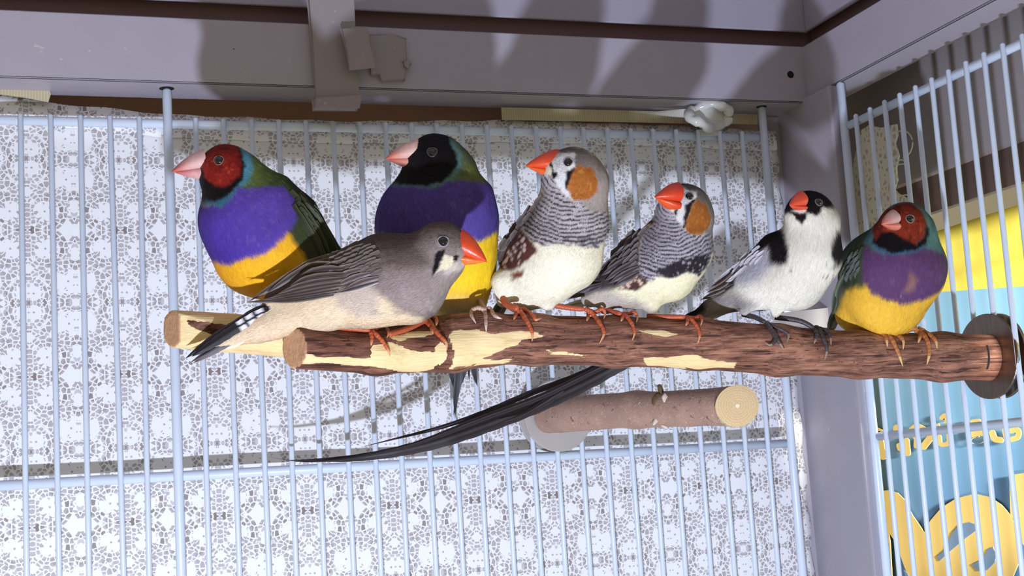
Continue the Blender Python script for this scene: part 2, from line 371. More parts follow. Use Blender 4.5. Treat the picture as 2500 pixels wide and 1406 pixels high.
side = mesh('side_wire_panel', *tube(np.array([[371, -38, -4.4], [371, -200, -4.4], [371, -300, -4.4]], float), np.array([1.9]*3), 12), M['white_wire'], cage)
mesh('cross_wire', *tube(np.array([[371, -38, -151], [371, -200, -151], [371, -300, -151]], float), np.array([1.9]*3), 12), M['white_wire'], side)
put_bar(bar_thick, side, 369.5, -39.5, 2)
for j in range(0, 18):
    put_bar(bar_thin, side, 368.8, -51-12*j, -4, 0, .004*RNG.standard_normal())

# bracket strap hooked over the rail
def extr(name, pts, Y, th, mat, parent=None, ax=1, smooth=False, **k):
    """outline seen in the photo, put on the plane ax=Y with a real thickness"""
    P = onplane(*np.array(pts, float).T, ax, Y); n = len(P); B = P.copy(); B[:, ax] += th
    tris = tessellate_polygon([[Vector((p[0 if ax else 1], p[2], 0)) for p in P]])
    F = [tuple(t) for t in tris]+[tuple(n+i for i in t[::-1]) for t in tris]+[(i, (i+1) % n, n+(i+1) % n, n+i) for i in range(n)]
    o = mesh(name, np.vstack([P, B]), F, mat, parent, smooth=smooth)
    return o
br = tag(empty('strap_bracket', (137, -12, 20)), 'grey strap bracket hooked over the top rail above the black-headed finch', 'bracket')
extr('strap', [(752, -30), (860, -30), (874, 238), (776, 238)], -13.5, 2.6, M['bracket'], br)
extr('hook_lip', [(770, 236), (880, 234), (876, 262), (772, 260)], -15.0, 6, M['bracket'], br)
extr('folded_tab', [(835, 71), (895, 68), (902, 92), (914, 163), (856, 168), (846, 120)], -19, 1.2, M['bracket'], br)
extr('back_plate', [(900, 86), (958, 84), (990, 95), (993, 152), (988, 194), (934, 195), (926, 183), (908, 180), (905, 165), (897, 120)], -12.2, 2.0, M['bracket'], br)
extr('rivet', [(985, 150), (996, 148), (1003, 156), (998, 165), (988, 163)], -13, 1.5, M['bracket'], br)
for o in list(sc.collection.objects):
    if o.parent == br:
        bv = o.modifiers.new('edge', 'BEVEL'); bv.width = .0005; bv.segments = 2; bv.limit_method = 'ANGLE'

# translucent clip on the rail
cl = tag(empty('plastic_clip', (322, -3, 8)), 'crumpled translucent white plastic tie looped over the rail near the corner post', 'clip')
Q = []
for a in np.linspace(0, 2*np.pi, 33):
    Q.append((1731+48*math.cos(a)*(1+.06*math.sin(3*a)), 283+27*math.sin(a)+3*math.sin(5*a)))
P = onplane(*np.array(Q).T, 1, -5); P[:, 1] += 3*np.sin(np.linspace(0, 4*np.pi, 33))
gg = G(); gg.tube(P, 2.3+.5*np.sin(np.arange(33)*1.7), 10, False); gg.obj('loop', M['clip'], cl, smooth=True)
extr('web', [(1686, 262), (1740, 256), (1782, 268), (1784, 296), (1760, 312), (1712, 311), (1690, 292)], -4, 1.2, M['clip'], cl)
extr('pointed_tail', [(1535, 272), (1600, 272), (1684, 265), (1686, 287), (1640, 284)], -2, .8, M['clip'], cl)
extr('lower_wrap', [(1702, 316), (1758, 316), (1760, 330), (1703, 331)], -1.6, 1., M['clip'], cl)

pl_ = extr('plastic_ledge', [(1905, 764), (2034, 750), (2040, 776), (2018, 800), (1922, 792)], -16, 10, M['white_steel']); tag(pl_, 'pale grey plastic ledge at the corner post between the two rightmost birds', 'ledge')
# lace sheet behind the wires
nx, nz = 120, 70
topx = [-90, -7.9, 11.9, 33.9, 63.3, 132.6, 216.3, 295.9, 352.1, 363]; topz = [16, 14.4, 11, 9.5, 7, 5.8, 8.2, 8, 6.5, 6.5]
xs = np.linspace(-90, 362.6, nx); V = []
for i, x in enumerate(xs):
    zt = np.interp(x, topx, topz)+.35*math.sin(x*.21)
    for j in range(nz):
        t = j/(nz-1); z = zt+(-290-zt)*t
        y = 13.6+.5*math.sin(x*.045+z*.02)+.4*math.sin(z*.06+1)+(-1.2 if z > 0 else 0)
        V.append((x+(.5*math.sin(z*1.7)+.35*math.sin(z*4.1) if i == nx-1 else 0), y, z))
F = [(i*nz+j, (i+1)*nz+j, (i+1)*nz+j+1, i*nz+j+1) for i in range(nx-1) for j in range(nz-1)]
lace = mesh('lace_sheet', V, np.array(F), M['lace']); tag(lace, 'white lace-patterned sheet hanging behind the back wire panel', 'lace sheet')
sol = lace.modifiers.new('thickness', 'SOLIDIFY'); sol.thickness = .0006
# folded hem strip
V = []; 
for x in np.linspace(-90, 362, 90):
    zt = np.interp(x, topx, topz)-2+.3*math.sin(x*.3)
    for dz, y in ((0, 12.6), (-1.5, 11.9), (-4.5, 11.7), (-8, 12+.2*math.sin(x*.2)), (-8.4, 12.7)): V.append((x, y-.3, zt+dz))
F = [(i*5+j, (i+1)*5+j, (i+1)*5+j+1, i*5+j+1) for i in range(89) for j in range(4)]
mesh('hem', V, np.array(F), M['lace'], lace)
tp = extr('tape_strip', [(-30, 205), (122, 222), (124, 230), (118, 249), (60, 238), (-30, 226)], 8.2, .5, M['tape']); tag(tp, 'short cream ribbed tape strip at the left end of the top rail', 'tape', 'tape strips under the rail')
tp = extr('tape_strip', [(1224, 262), (1460, 268), (1700, 274), (1850, 280), (1850, 303), (1700, 301), (1226, 292)], 8.2, .5, M['tape']); tag(tp, 'long cream ribbed tape strip beneath the rail left of the plastic clip', 'tape', 'tape strips under the rail')
wall = G(); wall.box((-260, 40, -330), (386, 46, 200)); o = wall.obj('wall_back', M['brown_board']); tag(o, kind='structure', label='brown wall board behind the cage')
# right-hand surroundings: grey cabinet, dark ledge, printed bag
g = G(); g.box((404, -500, -30), (412, 60, 120)); tag(g.obj('cabinet_side', M['grey_board']), 'grey cabinet side beyond the right-hand wire panel', 'cabinet')
g = G(); g.box((409, -500, -47), (413, 60, -29)); tag(g.obj('dark_ledge', M['dark_board']), 'dark brown ledge under the grey cabinet above the yellow bag', 'ledge')
bag = tag(empty('printed_bag', (470, -100, -230)), 'yellow and blue printed bag standing outside the right wire panel', 'bag')
ys = np.linspace(-330, 120, 40); zs = np.linspace(-40, -330, 34); V = []
for y in ys:
    for z in zs: V.append((471+.35*math.sin(y*.05+z*.03)+.3*math.sin(z*.07-y*.02), y, z+.01*y*0))
F = [(i*34+j, i*34+j+1, (i+1)*34+j+1, (i+1)*34+j) for i in range(39) for j in range(33)]
sk = mesh('bag_front', V, np.array(F), M['bag'], bag); sol = sk.modifiers.new('thickness', 'SOLIDIFY'); sol.thickness = .006; sol.offset = 1 
def ribbon(pts, w_, n=14):
    P = spline(np.array(pts, float), n); T = np.gradient(P, axis=0); T /= np.linalg.norm(T, axis=1)[:, None]+1e-9
    Nn = np.stack([-T[:, 1], T[:, 0]], 1)*w_/2
    a = np.linspace(-np.pi/2, np.pi/2, 7)
    c1 = [P[-1]+math.cos(t)*T[-1]*w_/2+math.sin(t)*(-Nn[-1]) for t in -a[::-1][1:-1][::-1]]
    c0 = [P[0]-math.cos(t)*T[0]*w_/2+math.sin(t)*Nn[0] for t in -a[1:-1]]
    return list(P-Nn)+[P[-1]+math.cos(t)*T[-1]*w_/2+math.sin(t)*Nn[-1] for t in a[1:-1]]+list((P+Nn)[::-1])+[P[0]-math.cos(t)*T[0]*w_/2-math.sin(t)*Nn[0] for t in a[1:-1]]
def cv(pts, s, ox, oy): return [(x/s+ox, y/s+oy) for x, y in pts]
for pts, wd in (([(215, 430), (315, 470)], 85), ([(285, 500), (345, 840)], 100), ([(550, 400), (555, 470)], 92), ([(585, 670), (600, 720)], 70), ([(700, 600), (720, 790)], 88),
                ([(770, 470), (850, 560), (850, 680)], 70), ([(780, 430), (860, 380), (980, 430)], 80), ([(1060, 560), (960, 690)], 100),
                ([(1240, 250), (1300, 205), (1320, 300), (1270, 355), (1180, 365), (1330, 370)], 66), ([(1200, 540), (1215, 640), (1280, 660), (1350, 620), (1350, 510)], 66),
                ([(1710, 310), (1800, 300)], 66), ([(1720, 500), (1850, 470), (1860, 560), (1800, 600), (1740, 600)], 100), ([(2010, 480), (2050, 570), (2140, 590)], 92), ([(2180, 430), (2205, 560)], 30),
                ([(2290, 450), (2400, 440), (2400, 540), (2310, 580)], 80), ([(1620, 480), (1640, 590)], 26)):
    extr('lettering', cv(ribbon(pts, wd), 6.25, 2100, 980), 468.6, .5, M['bag_ink'], bag, ax=0)
extr('lettering', cv([(880, 450), (1020, 430), (1120, 460), (1200, 540), (1280, 700), (1350, 800), (1410, 890), (1480, 760), (1600, 620), (1760, 520), (1960, 470), (2130, 510), (2250, 590), (2350, 700), (2440, 900), (2470, 1100), (2450, 1200), (2380, 1366), (2340, 1500), (1300, 1500), (1200, 1280), (1100, 1000), (1030, 900), (1040, 1000), (1060, 1366), (1060, 1500), (920, 1500)], 4.464, 1940, 1100), 468.6, .5, M['bag_ink'], bag, ax=0)
extr('lettering', cv([(2340, 330), (2390, 260), (2560, 235), (2560, 1100), (2470, 1000), (2440, 900), (2390, 760), (2350, 700)], 4.464, 1940, 1100), 468.65, .5, M['bag_ink'], bag, ax=0)
for pts in ([(1550, 1150), (1640, 1080), (1680, 990), (1720, 890), (1800, 805), (1900, 780), (1960, 800), (1990, 860), (1880, 940), (1700, 1090), (1580, 1200)], [(1930, 1240), (2050, 1180), (2110, 1070), (2160, 1050), (2195, 1130), (2180, 1220), (2100, 1300), (2000, 1310)], [(1240, 1500), (1190, 1300), (1230, 1340), (1320, 1500)]):
    extr('letter_counter', cv(pts, 4.464, 1940, 1100), 468.2, .3, M['bag_ink_blue'], bag, ax=0)
# frayed lace end and loose threads outside the right panel
fr = extr('frayed_lace_end', [(2084, 392), (2102, 318), (2120, 306), (2150, 312), (2188, 303), (2190, 330), (2184, 350), (2194, 380), (2187, 410), (2190, 440), (2183, 462), (2196, 478), (2212, 488), (2230, 500), (2205, 502), (2180, 520), (2160, 560), (2130, 620), (2080, 640), (2075, 520)], 375, .8, M['frayed'], ax=0)
tag(fr, 'frayed cream lace end hanging outside the right panel beside the corner post', 'lace')
gg = G()
for pts in ([(2188, 320), (2215, 322), (2228, 345), (2222, 372), (2205, 385)], [(2186, 398), (2200, 390), (2214, 398), (2190, 402)], [(2186, 470), (2210, 482), (2232, 498), (2222, 506), (2200, 498)], [(2195, 480), (2215, 476), (2228, 490)]):
    P = spline(onplane(*np.array(pts, float).T, 0, 374.5), 16); gg.tube(P, .35, 6)
gg.obj('loose_thread', M['thread'], fr, smooth=True)

# ------------------------------------------------------------------ implicit surface engine (local photo-scaled space)
def sdf(Q, prims, k):
    """Q (n,3); prims: (p0, r0, p1, r1, flat) round cones, smooth union"""
    acc = None
    for p in prims:
        a, ra, b, rb = np.array(p[0], float), p[1], np.array(p[2], float), p[3]; ab = b-a; L2 = ab@ab
        if L2 < 1e-6: d = np.linalg.norm(Q-a, axis=1)-ra
        else:
            t = np.clip(((Q-a)@ab)/L2, 0, 1); d = np.linalg.norm(Q-a-t[:, None]*ab, axis=1)-(ra+(rb-ra)*t)
        kk = p[4] if len(p) > 4 else k
        if acc is None: acc = d
        else:
            h = np.clip(.5+.5*(d-acc)/kk, 0, 1); acc = acc*h+d*(1-h)-kk*h*(1-h)
    return acc
def nets(fun, lo, hi, st):
    ax = [np.arange(lo[i], hi[i]+st, st, dtype=np.float32) for i in range(3)]
    X, Y, Z = np.meshgrid(*ax, indexing='ij'); shp = X.shape
    Vv = fun(np.stack([X.ravel(), Y.ravel(), Z.ravel()], 1).astype(np.float32)).reshape(shp)
    S = Vv < 0
    c = [S[i:shp[0]-1+i, j:shp[1]-1+j, k:shp[2]-1+k] for i in (0, 1) for j in (0, 1) for k in (0, 1)]
    cnt = sum(x.astype(np.int8) for x in c); act = (cnt > 0) & (cnt < 8)
    I = np.argwhere(act); idx = -np.ones(act.shape, np.int64); idx[act] = np.arange(len(I))
    pos = np.zeros((len(I), 3)); num = np.zeros(len(I)); corners = [(i, j, k) for i in (0, 1) for j in (0, 1) for k in (0, 1)]
    val = {cn: Vv[I[:, 0]+cn[0], I[:, 1]+cn[1], I[:, 2]+cn[2]] for cn in corners}
    for ca_ in corners:
        for a in range(3):
            if ca_[a]: continue
            cb_ = tuple(1 if q == a else ca_[q] for q in range(3)); va, vb = val[ca_], val[cb_]; cr = (va < 0) != (vb < 0)
            t = np.where(cr, va/(va-vb+1e-12), 0); p = np.tile(np.array(ca_, float), (len(I), 1)); p[:, a] = t
            pos += p*cr[:, None]; num += cr
    V = (I+pos/num[:, None])*st+np.array(lo)
    F = []
    for a in range(3):
        b, c2 = (a+1) % 3, (a+2) % 3
        s0 = np.take(S, range(shp[a]-1), a); s1 = np.take(S, range(1, shp[a]), a); E = np.argwhere(s0 != s1)
        E = E[(E[:, b] > 0) & (E[:, c2] > 0) & (E[:, b] < shp[b]-1) & (E[:, c2] < shp[c2]-1)]
        sgn = s0[E[:, 0], E[:, 1], E[:, 2]]
        def id_(db, dc):
            q = E.copy(); q[:, b] -= db; q[:, c2] -= dc; return idx[q[:, 0], q[:, 1], q[:, 2]]
        quad = np.stack([id_(1, 1), id_(0, 1), id_(0, 0), id_(1, 0)], 1)
        F.append(np.where(sgn[:, None], quad, quad[:, ::-1]))
    return V, np.vstack(F)
def grad(fun, V, e=1.5):
    n = np.stack([fun(V+np.eye(3)[i]*e)-fun(V-np.eye(3)[i]*e) for i in range(3)], 1); L = np.linalg.norm(n, axis=1)[:, None]+1e-9
    return n/L, L[:, 0]/(2*e)

# ------------------------------------------------------------------ main perch (forked branch)
PY0 = -132.8
def pdepth(px): return float(pj(onplane(np.array(px*1.), np.array(855.), 1, PY0))[2])
DP = pdepth(1400)
def zoff(px, dy=0.):
    """local z (towards viewer) of the perch plane at photo column px, for frame depth DP; dy mm further back"""
    return -(pdepth(px)+dy-DP)*FPX/DP
axis_ = [(2486, 875, 52), (2300, 871, 52), (2100, 866, 52), (1900, 855, 57), (1700, 839, 59), (1500, 834, 59), (1300, 829, 61), (1180, 828, 65), (1110, 836, 66)]
PR = []
for (x0, y0, r0), (x1, y1, r1) in zip(axis_[:-1], axis_[1:]):
    s0 = 1+(pdepth(x0)-DP)/DP; s1 = 1+(pdepth(x1)-DP)/DP
    PR.append(((x0, y0, zoff(x0)), r0*s0, (x1, y1, zoff(x1)), r1*s1))
zf = zoff(718)+58; zr = zoff(420)-105
PR += [((1110, 852, zoff(1110)+8), 58*.98, (920, 860, zoff(920)+40), 53), ((920, 860, zoff(920)+40), 53, (722, 850, zf), 51),
       ((1120, 828, zoff(1120)-14), 58, (860, 835, zoff(860)-58), 52), ((860, 835, zoff(860)-58), 50, (424, 803, zr), 46)]
# the cut ends: planes facing left and to the viewer
nf = np.array([-.80, .0, .60]); nr = np.array([-.84, 0, .54]); NRE = np.array([1., 0, 0])
def perch_raw(Q):
    d = sdf(Q, PR, 26.)
    d += .45*vnoise(Q*np.array([.2, 1, 1]), 26, 3)+.5*vnoise(Q*np.array([.2, 1, 1]), 10, 4)+1.0*vnoise(Q, 200, 5)
    kn = np.linalg.norm((Q-np.array([1468, 828, zoff(1468)+52]))/np.array([1.5, 1, 1]), axis=1); d -= 4*np.exp(-(kn/18)**2)
    dc = np.linalg.norm((Q-np.array([1112, 880, zoff(1112)+45]))/np.array([1, 2.0, 1]), axis=1); d -= 7*np.exp(-(dc/22)**2)
    return d
CF = np.array([716, 850, zf]); CR = np.array([420, 803, zr])
def perch_sdf(Q):
    d = perch_raw(Q)
    e1 = (Q-CF)@nf; m1 = (Q[:, 0] < 800) & (Q[:, 2] > (zf+zr)/2-10)
    e2 = (Q-CR)@nr
    d = np.where(m1, np.maximum(d, e1), d); d = np.maximum(d, e2); d = np.maximum(d, Q[:, 0]-2484)
    return d
V, F = nets(perch_sdf, (330, 715, zoff(2490)-85), (2500, 945, max(zf, zr)+85), 5.5)
nn, gl = grad(perch_sdf, V, 2.)
n_, gl_ = grad(perch_raw, V, 2.)
cutm = ((np.abs((V-CF)@nf) < 3.2) & (V[:, 0] < 800) & (V[:, 2] > (zf+zr)/2-10)) | (np.abs((V-CR)@nr) < 3.2)
cutm &= (perch_raw(V) < -2.5)
X, Y = V[:, 0], V[:, 1]; front = V[:, 2] > np.interp(X, [424, 722, 920, 1110, 2490], [0, (zf+zr)/2, (zoff(920)*2)/2, zoff(1110)-30, zoff(2490)-30])
isrear = (X < 1050) & (V[:, 2] < np.interp(X, [424, 722, 920, 1060], [9e9, (zf+zr)/2, zoff(920)-2, zoff(1060)-5]))
s6, o6 = 3.0488, (380, 740)
P6 = lambda pts: cv(pts, s6, *o6)
P8 = lambda pts: cv(pts, 3.125, 1100, 740)
peeled = [P6([(1090, 370), (1240, 400), (1600, 400), (1615, 310), (1750, 300), (1900, 350), (2080, 370), (2140, 390), (2130, 440), (2050, 500), (1950, 520), (1750, 500), (1600, 470), (1400, 455), (1200, 440), (1090, 450)]),
          P6([(1740, 250), (1960, 210), (2130, 200), (2000, 250), (1800, 290)]),
          P8([(-120, 340), (-40, 260), (20, 210), (200, 205), (300, 235), (520, 220), (640, 225), (705, 245), (640, 265), (540, 275), (500, 330), (420, 350), (300, 400), (250, 430), (380, 425), (500, 425), (400, 455), (200, 470), (0, 500), (-90, 520)]),
          P8([(730, 360), (880, 370), (1050, 395), (1020, 415), (860, 395), (740, 385)]),
          P8([(1420, 195), (1640, 215), (1730, 240), (1640, 262), (1540, 235), (1430, 215)]),
          P8([(1450, 410), (1640, 415), (1840, 395), (1980, 420), (2180, 465), (2160, 495), (1700, 500), (1500, 470)])]
bark_r = [P6([(240, 140), (520, 180), (560, 215), (420, 225), (340, 190)]), P6([(560, 400), (960, 450), (960, 470), (700, 450)])]
pe = np.full(len(V), 30.)
for p in peeled: pe = np.minimum(pe, polysd(X, Y, p))
pr_ = np.full(len(V), 30.)
for p in bark_r: pr_ = np.minimum(pr_, polysd(X, Y, p))
pe = np.where(isrear, -np.clip(pr_, -30, 30)+4, pe)
cresc = np.abs(np.hypot((X-1062)/1.0, (Y-862)/1.15)-38) ; cm = (cresc < 9) & (X > 1060) & (Y > 810); pe = np.where(cm & ~isrear, 10, pe)
back = nn[:, 2] < -.15; pe = np.where(back & ~isrear, 12+10*vnoise(V*np.array([.3, 1, 1]), 40, 9), pe)
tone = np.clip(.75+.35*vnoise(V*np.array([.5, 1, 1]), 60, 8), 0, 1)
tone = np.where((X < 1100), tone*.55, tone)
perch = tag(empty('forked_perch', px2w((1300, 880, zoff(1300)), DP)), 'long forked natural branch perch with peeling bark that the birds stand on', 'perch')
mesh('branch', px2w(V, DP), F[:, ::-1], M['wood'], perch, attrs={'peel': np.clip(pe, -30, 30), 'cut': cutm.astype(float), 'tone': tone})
# washer and nut of the main perch on the right panel
def disc_obj(name, c, nrm, r, th, mat, parent, n=48, bev=.3):
    nrm = np.array(nrm, float); nrm /= np.linalg.norm(nrm); c = np.array(c, float)
    P = [c-nrm*th/2, c-nrm*(th/2-bev), c+nrm*(th/2-bev), c+nrm*th/2]; gg = G(); gg.tube(P, [r-bev, r, r, r-bev], n); o = gg.obj(name, mat, parent, smooth=False)
    return o
wc = onplane(2413., 870., 0, 367.)
disc_obj('washer', wc, (1, .09, 0), 17.2, 1.4, M['steel'], perch)
disc_obj('clamp_washer', wc+np.array([5.5, 0, 0]), (1, .0, 0), 17.2, 1.4, M['steel'], perch)
disc_obj('wing_nut', wc+np.array([9, 0, 0]), (1, 0, 0), 5, 5, M['steel'], perch, 6)
gg = G(); gg.tube([wc+np.array([-6.6, 0, 0]), wc+np.array([-5.8, 0, 0])], [8.75, 8.75], 30); gg.obj('saw_groove', M['hole'], perch, smooth=True)

# ------------------------------------------------------------------ short perch on the back panel
sp_ = tag(empty('short_perch', (232, -4, -133)), 'short brown dowel-like branch perch below the main perch with a pale sawn end', 'perch')
ctrl = [(224.5, -4, -132.5), (230, -25, -133.6), (240, -50, -134.5), (251, -80, -136.4), (264.4, -109, -138)]
P = spline(ctrl, 40); tt = np.linspace(0, 1, 40); rad = 8.3-.9*np.sin(tt*2.4)+.9*np.exp(-((tt-.52)/.05)**2)+.5*(tt > .9)*(tt-.9)*10
T = P[-1]-P[-2]; T /= np.linalg.norm(T); P2 = np.vstack([P, P[-1]+T*4, P[-1]+T*8]); r2 = np.r_[rad, rad[-1], rad[-1]]
V, F = tube(P2, r2, 40, False); V = V+.18*vnoise(V, 4, 2)[:, None]
tn = -.75*FW+.45*T; tn /= np.linalg.norm(tn); dd = (V-P[-1])@tn; V = V-T*np.where(dd > 0, dd/(T@tn), 0)[:, None]
mesh('branch', V, F, M['bark'], sp_)
U = np.cross(T, (0, 0, 1)); U /= np.linalg.norm(U); W = np.cross(T, U); V = []; rg = []
for r in np.linspace(0, 1, 12):
    for a in np.linspace(0, 2*np.pi, 40, endpoint=False):
        q = P[-1]+(U*math.cos(a)+W*math.sin(a))*r*rad[-1]*1.01; q = q-T*(((q-P[-1])@tn)/(T@tn)); V.append(q+tn*(.3*(1-r**6)+.08)); rg.append(r*(1+.03*math.sin(3*a)))
F = [(i*40+j, i*40+(j+1) % 40, (i+1)*40+(j+1) % 40, (i+1)*40+j) for i in range(11) for j in range(40)]
mesh('sawn_end', V, np.array(F), M['cut'], sp_, attrs={'ring': rg})
gg = G()   # torn fibres under the cut
for k in range(70):
    a = RNG.uniform(.15, .85)*np.pi+(0); dd = -(W if W[2] > 0 else -W); b_ = P[-1]+(U*math.cos(a)*1.0+dd*math.sin(a))*rad[-1]*.99; b_ = b_-T*(((b_-P[-1])@tn)/(T@tn))
    e = b_+dd*RNG.uniform(.4, 1.6)+U*RNG.uniform(-.6, .6)+T*RNG.uniform(-.3, .6); gg.tube([b_, (b_+e)/2+T*.1, e], [.12, .09, .03], 4)
o = gg.obj('torn_fibres', M['thread'], sp_); o['kind'] = 'stuff'
disc_obj('washer', (229, -3.6, -133), (0, 1, 0), 16.3, 1.6, M['white_steel'], sp_)
disc_obj('clamp_washer', (229, 4.6, -133), (0, 1, 0), 16.0, 1.4, M['white_steel'], sp_)
disc_obj('nut', (229, 8.2, -133), (0, 1, 0), 5, 4, M['steel'], sp_, 6)
def blob(name, px, py, Yp, rx, rz, mat, parent, seed, ang=0., dep=1.0):
    c = onplane(float(px), float(py), 1, Yp); V = []; 
    for i in range(9):
        th = np.pi*i/8
        for j in range(14):
            a = 2*np.pi*j/14; V.append((math.sin(th)*math.cos(a), math.cos(th)*dep, math.sin(th)*math.sin(a)))
    V = np.array(V); V *= (1+.22*vnoise(V*3+seed*7, 1.1, seed))[:, None]; V = V*np.array([rx, 1, rz]); ca__, sa__ = math.cos(ang), math.sin(ang)
    V = np.stack([V[:, 0]*ca__-V[:, 2]*sa__, V[:, 1], V[:, 0]*sa__+V[:, 2]*ca__], 1)+c
    F = [(i*14+j, i*14+(j+1) % 14, (i+1)*14+(j+1) % 14, (i+1)*14+j) for i in range(8) for j in range(14)]
    return mesh(name, V, np.array(F), mat, parent)
# knot scars along the middle of the short perch (points on its camera side)
_pp = pj(P)[:, 0]
def Yat(px): return float(np.interp(px, _pp, P[:, 1]))
for n_s, (px, py, rx, rz, mt, an, kd) in enumerate([(1612, 950, 1.1, 2.2, 'lichen', .3, 'bud_scar'), (1602, 975, 1.5, 3.0, 'lichen', -.5, 'bud_scar'), (1595, 1000, 1.2, 2.4, 'resin', -.3, 'knot_scar'), (1606, 1020, 1.0, 4.0, 'resin', -.7, 'knot_scar'),
        (1626, 975, 1.6, 2.6, 'resin', .4, 'knot_scar'), (1629, 1000, .9, 2.6, 'resin', .1, 'knot_scar'), (1657, 1002, .9, 3.0, 'resin', .25, 'knot_scar'), (1568, 990, 1.6, 2.1, 'resin', .2, 'knot_scar'), (1620, 1038, .9, 2.6, 'resin', .9, 'knot_scar'), (1521, 1035, .7, 1.6, 'resin', .2, 'knot_scar')]):
    u_ = (py-985)/52.
    blob(kd, px, py, Yat(px)-7.8*math.sqrt(max(.05, 1-u_*u_)), rx, rz, M[mt], sp_, n_s, an, 1.3 if mt == 'lichen' else .8)

# ------------------------------------------------------------------ birds
ID = lambda pts: [(float(x), float(y)) for x, y in pts]
def surfz(fun, X, Y, zlo, zhi, n=70):
    X = np.atleast_1d(np.asarray(X, float)); Y = np.atleast_1d(np.asarray(Y, float)); Z = np.linspace(zhi, zlo, n)
    Q = np.stack([np.repeat(X, n), np.repeat(Y, n), np.tile(Z, len(X))], 1); D_ = fun(Q).reshape(len(X), n)
    ins = D_ < 0; has = ins.any(1); k = ins.argmax(1); k = np.maximum(k, 1); r = np.arange(len(X))
    a, b = D_[r, k-1], D_[r, k]; z = Z[k-1]+(Z[k]-Z[k-1])*a/(a-b+1e-9); z[~has] = np.nan; return z
def fillz(z):
    z = z.copy(); i = np.arange(len(z)); ok = ~np.isnan(z)
    if not ok.any(): return None
    return np.interp(i, i[ok], z[ok])
def paint(layers, base, var=.1):
    base = lin(base)
    def f(Q, N_=None):
        n1 = vnoise(Q, 14, 21); n2 = vnoise(Q, 14, 22); n3 = vnoise(Q, 5, 23); n4 = vnoise(Q, 5, 24)
        X = Q[:, 0]+4*n1+2.2*n3; Y = Q[:, 1]+4*n2+2.2*n4
        C = np.tile(base, (len(Q), 1))
        for L in layers:
            if callable(L): C = L(C, Q, X, Y, N_); continue
            poly, rgb, soft = L[:3]; d = polysd(X, Y, poly); al = np.clip(.5-d/soft, 0, 1)[:, None]
            C = C*(1-al)+lin(rgb)*al
        return np.clip(C*(1+var*vnoise(Q, 7, 31)[:, None]+var*.7*vnoise(Q, 40, 32)[:, None]), .002, 1)
    return f
def grade(poly, c0, c1, p0, p1, soft=10):
    """colour grading from c0 at p0 to c1 at p1 inside a polygon (plumage colour)"""
    p0 = np.array(p0, float); p1 = np.array(p1, float); a0, a1 = lin(c0), lin(c1); e = p1-p0
    def f(C, Q, X, Y, N_):
        t = np.clip(((X-p0[0])*e[0]+(Y-p0[1])*e[1])/(e@e), 0, 1)[:, None]; al = np.clip(.5-polysd(X, Y, poly)/soft, 0, 1)[:, None]
        return C*(1-al)+(a0*(1-t)+a1*t)*al
    return f
def mottle(poly, rgb, scale, thr, soft=6, seed=5, amt=1.):
    a1 = lin(rgb)
    def f(C, Q, X, Y, N_):
        n = vnoise(Q, scale, seed); al = (np.clip(.5-polysd(X, Y, poly)/soft, 0, 1)*np.clip((n-thr)*6, 0, 1)*amt)[:, None]
        return C*(1-al)+a1*al
    return f
def bars(poly, cx, cy, period, dark, strength=1., thick=(0., .5), lohi=(0, 1), soft=8, seed=41, ell=1.0):
    dk = lin(dark)
    def f(C, Q, X, Y, N_):
        wq = Q.copy(); s_ = np.hypot((Q[:, 0]-cx)*ell, Q[:, 1]-cy)+4.2*vnoise(wq, 24, seed)+1.2*vnoise(wq, 8, seed+1)
        t = np.clip((s_-lohi[0])/(lohi[1]-lohi[0]), 0, 1); th = thick[0]+(thick[1]-thick[0])*t
        wv = np.cos(2*np.pi*s_/period); al = np.clip((wv-(.35-th))*2.6, 0, 1)*strength
        al = (al*np.clip(.5-polysd(X, Y, poly)/soft, 0, 1))[:, None]
        return C*(1-al)+dk*al
    return f
def spots(pts, rgb, r):
    c1 = lin(rgb); pts = np.array(pts, float)
    def f(C, Q, X, Y, N_):
        d = np.full(len(Q), 1e9)
        for i, p in enumerate(pts): d = np.minimum(d, np.hypot(Q[:, 0]-p[0], (Q[:, 1]-p[1])*.85)-r*(.75+.5*((i*37) % 10)/10))
        al = np.clip(.5-d/1.6, 0, 1)[:, None]; return C*(1-al)+c1*al
    return f
class Bird: pass
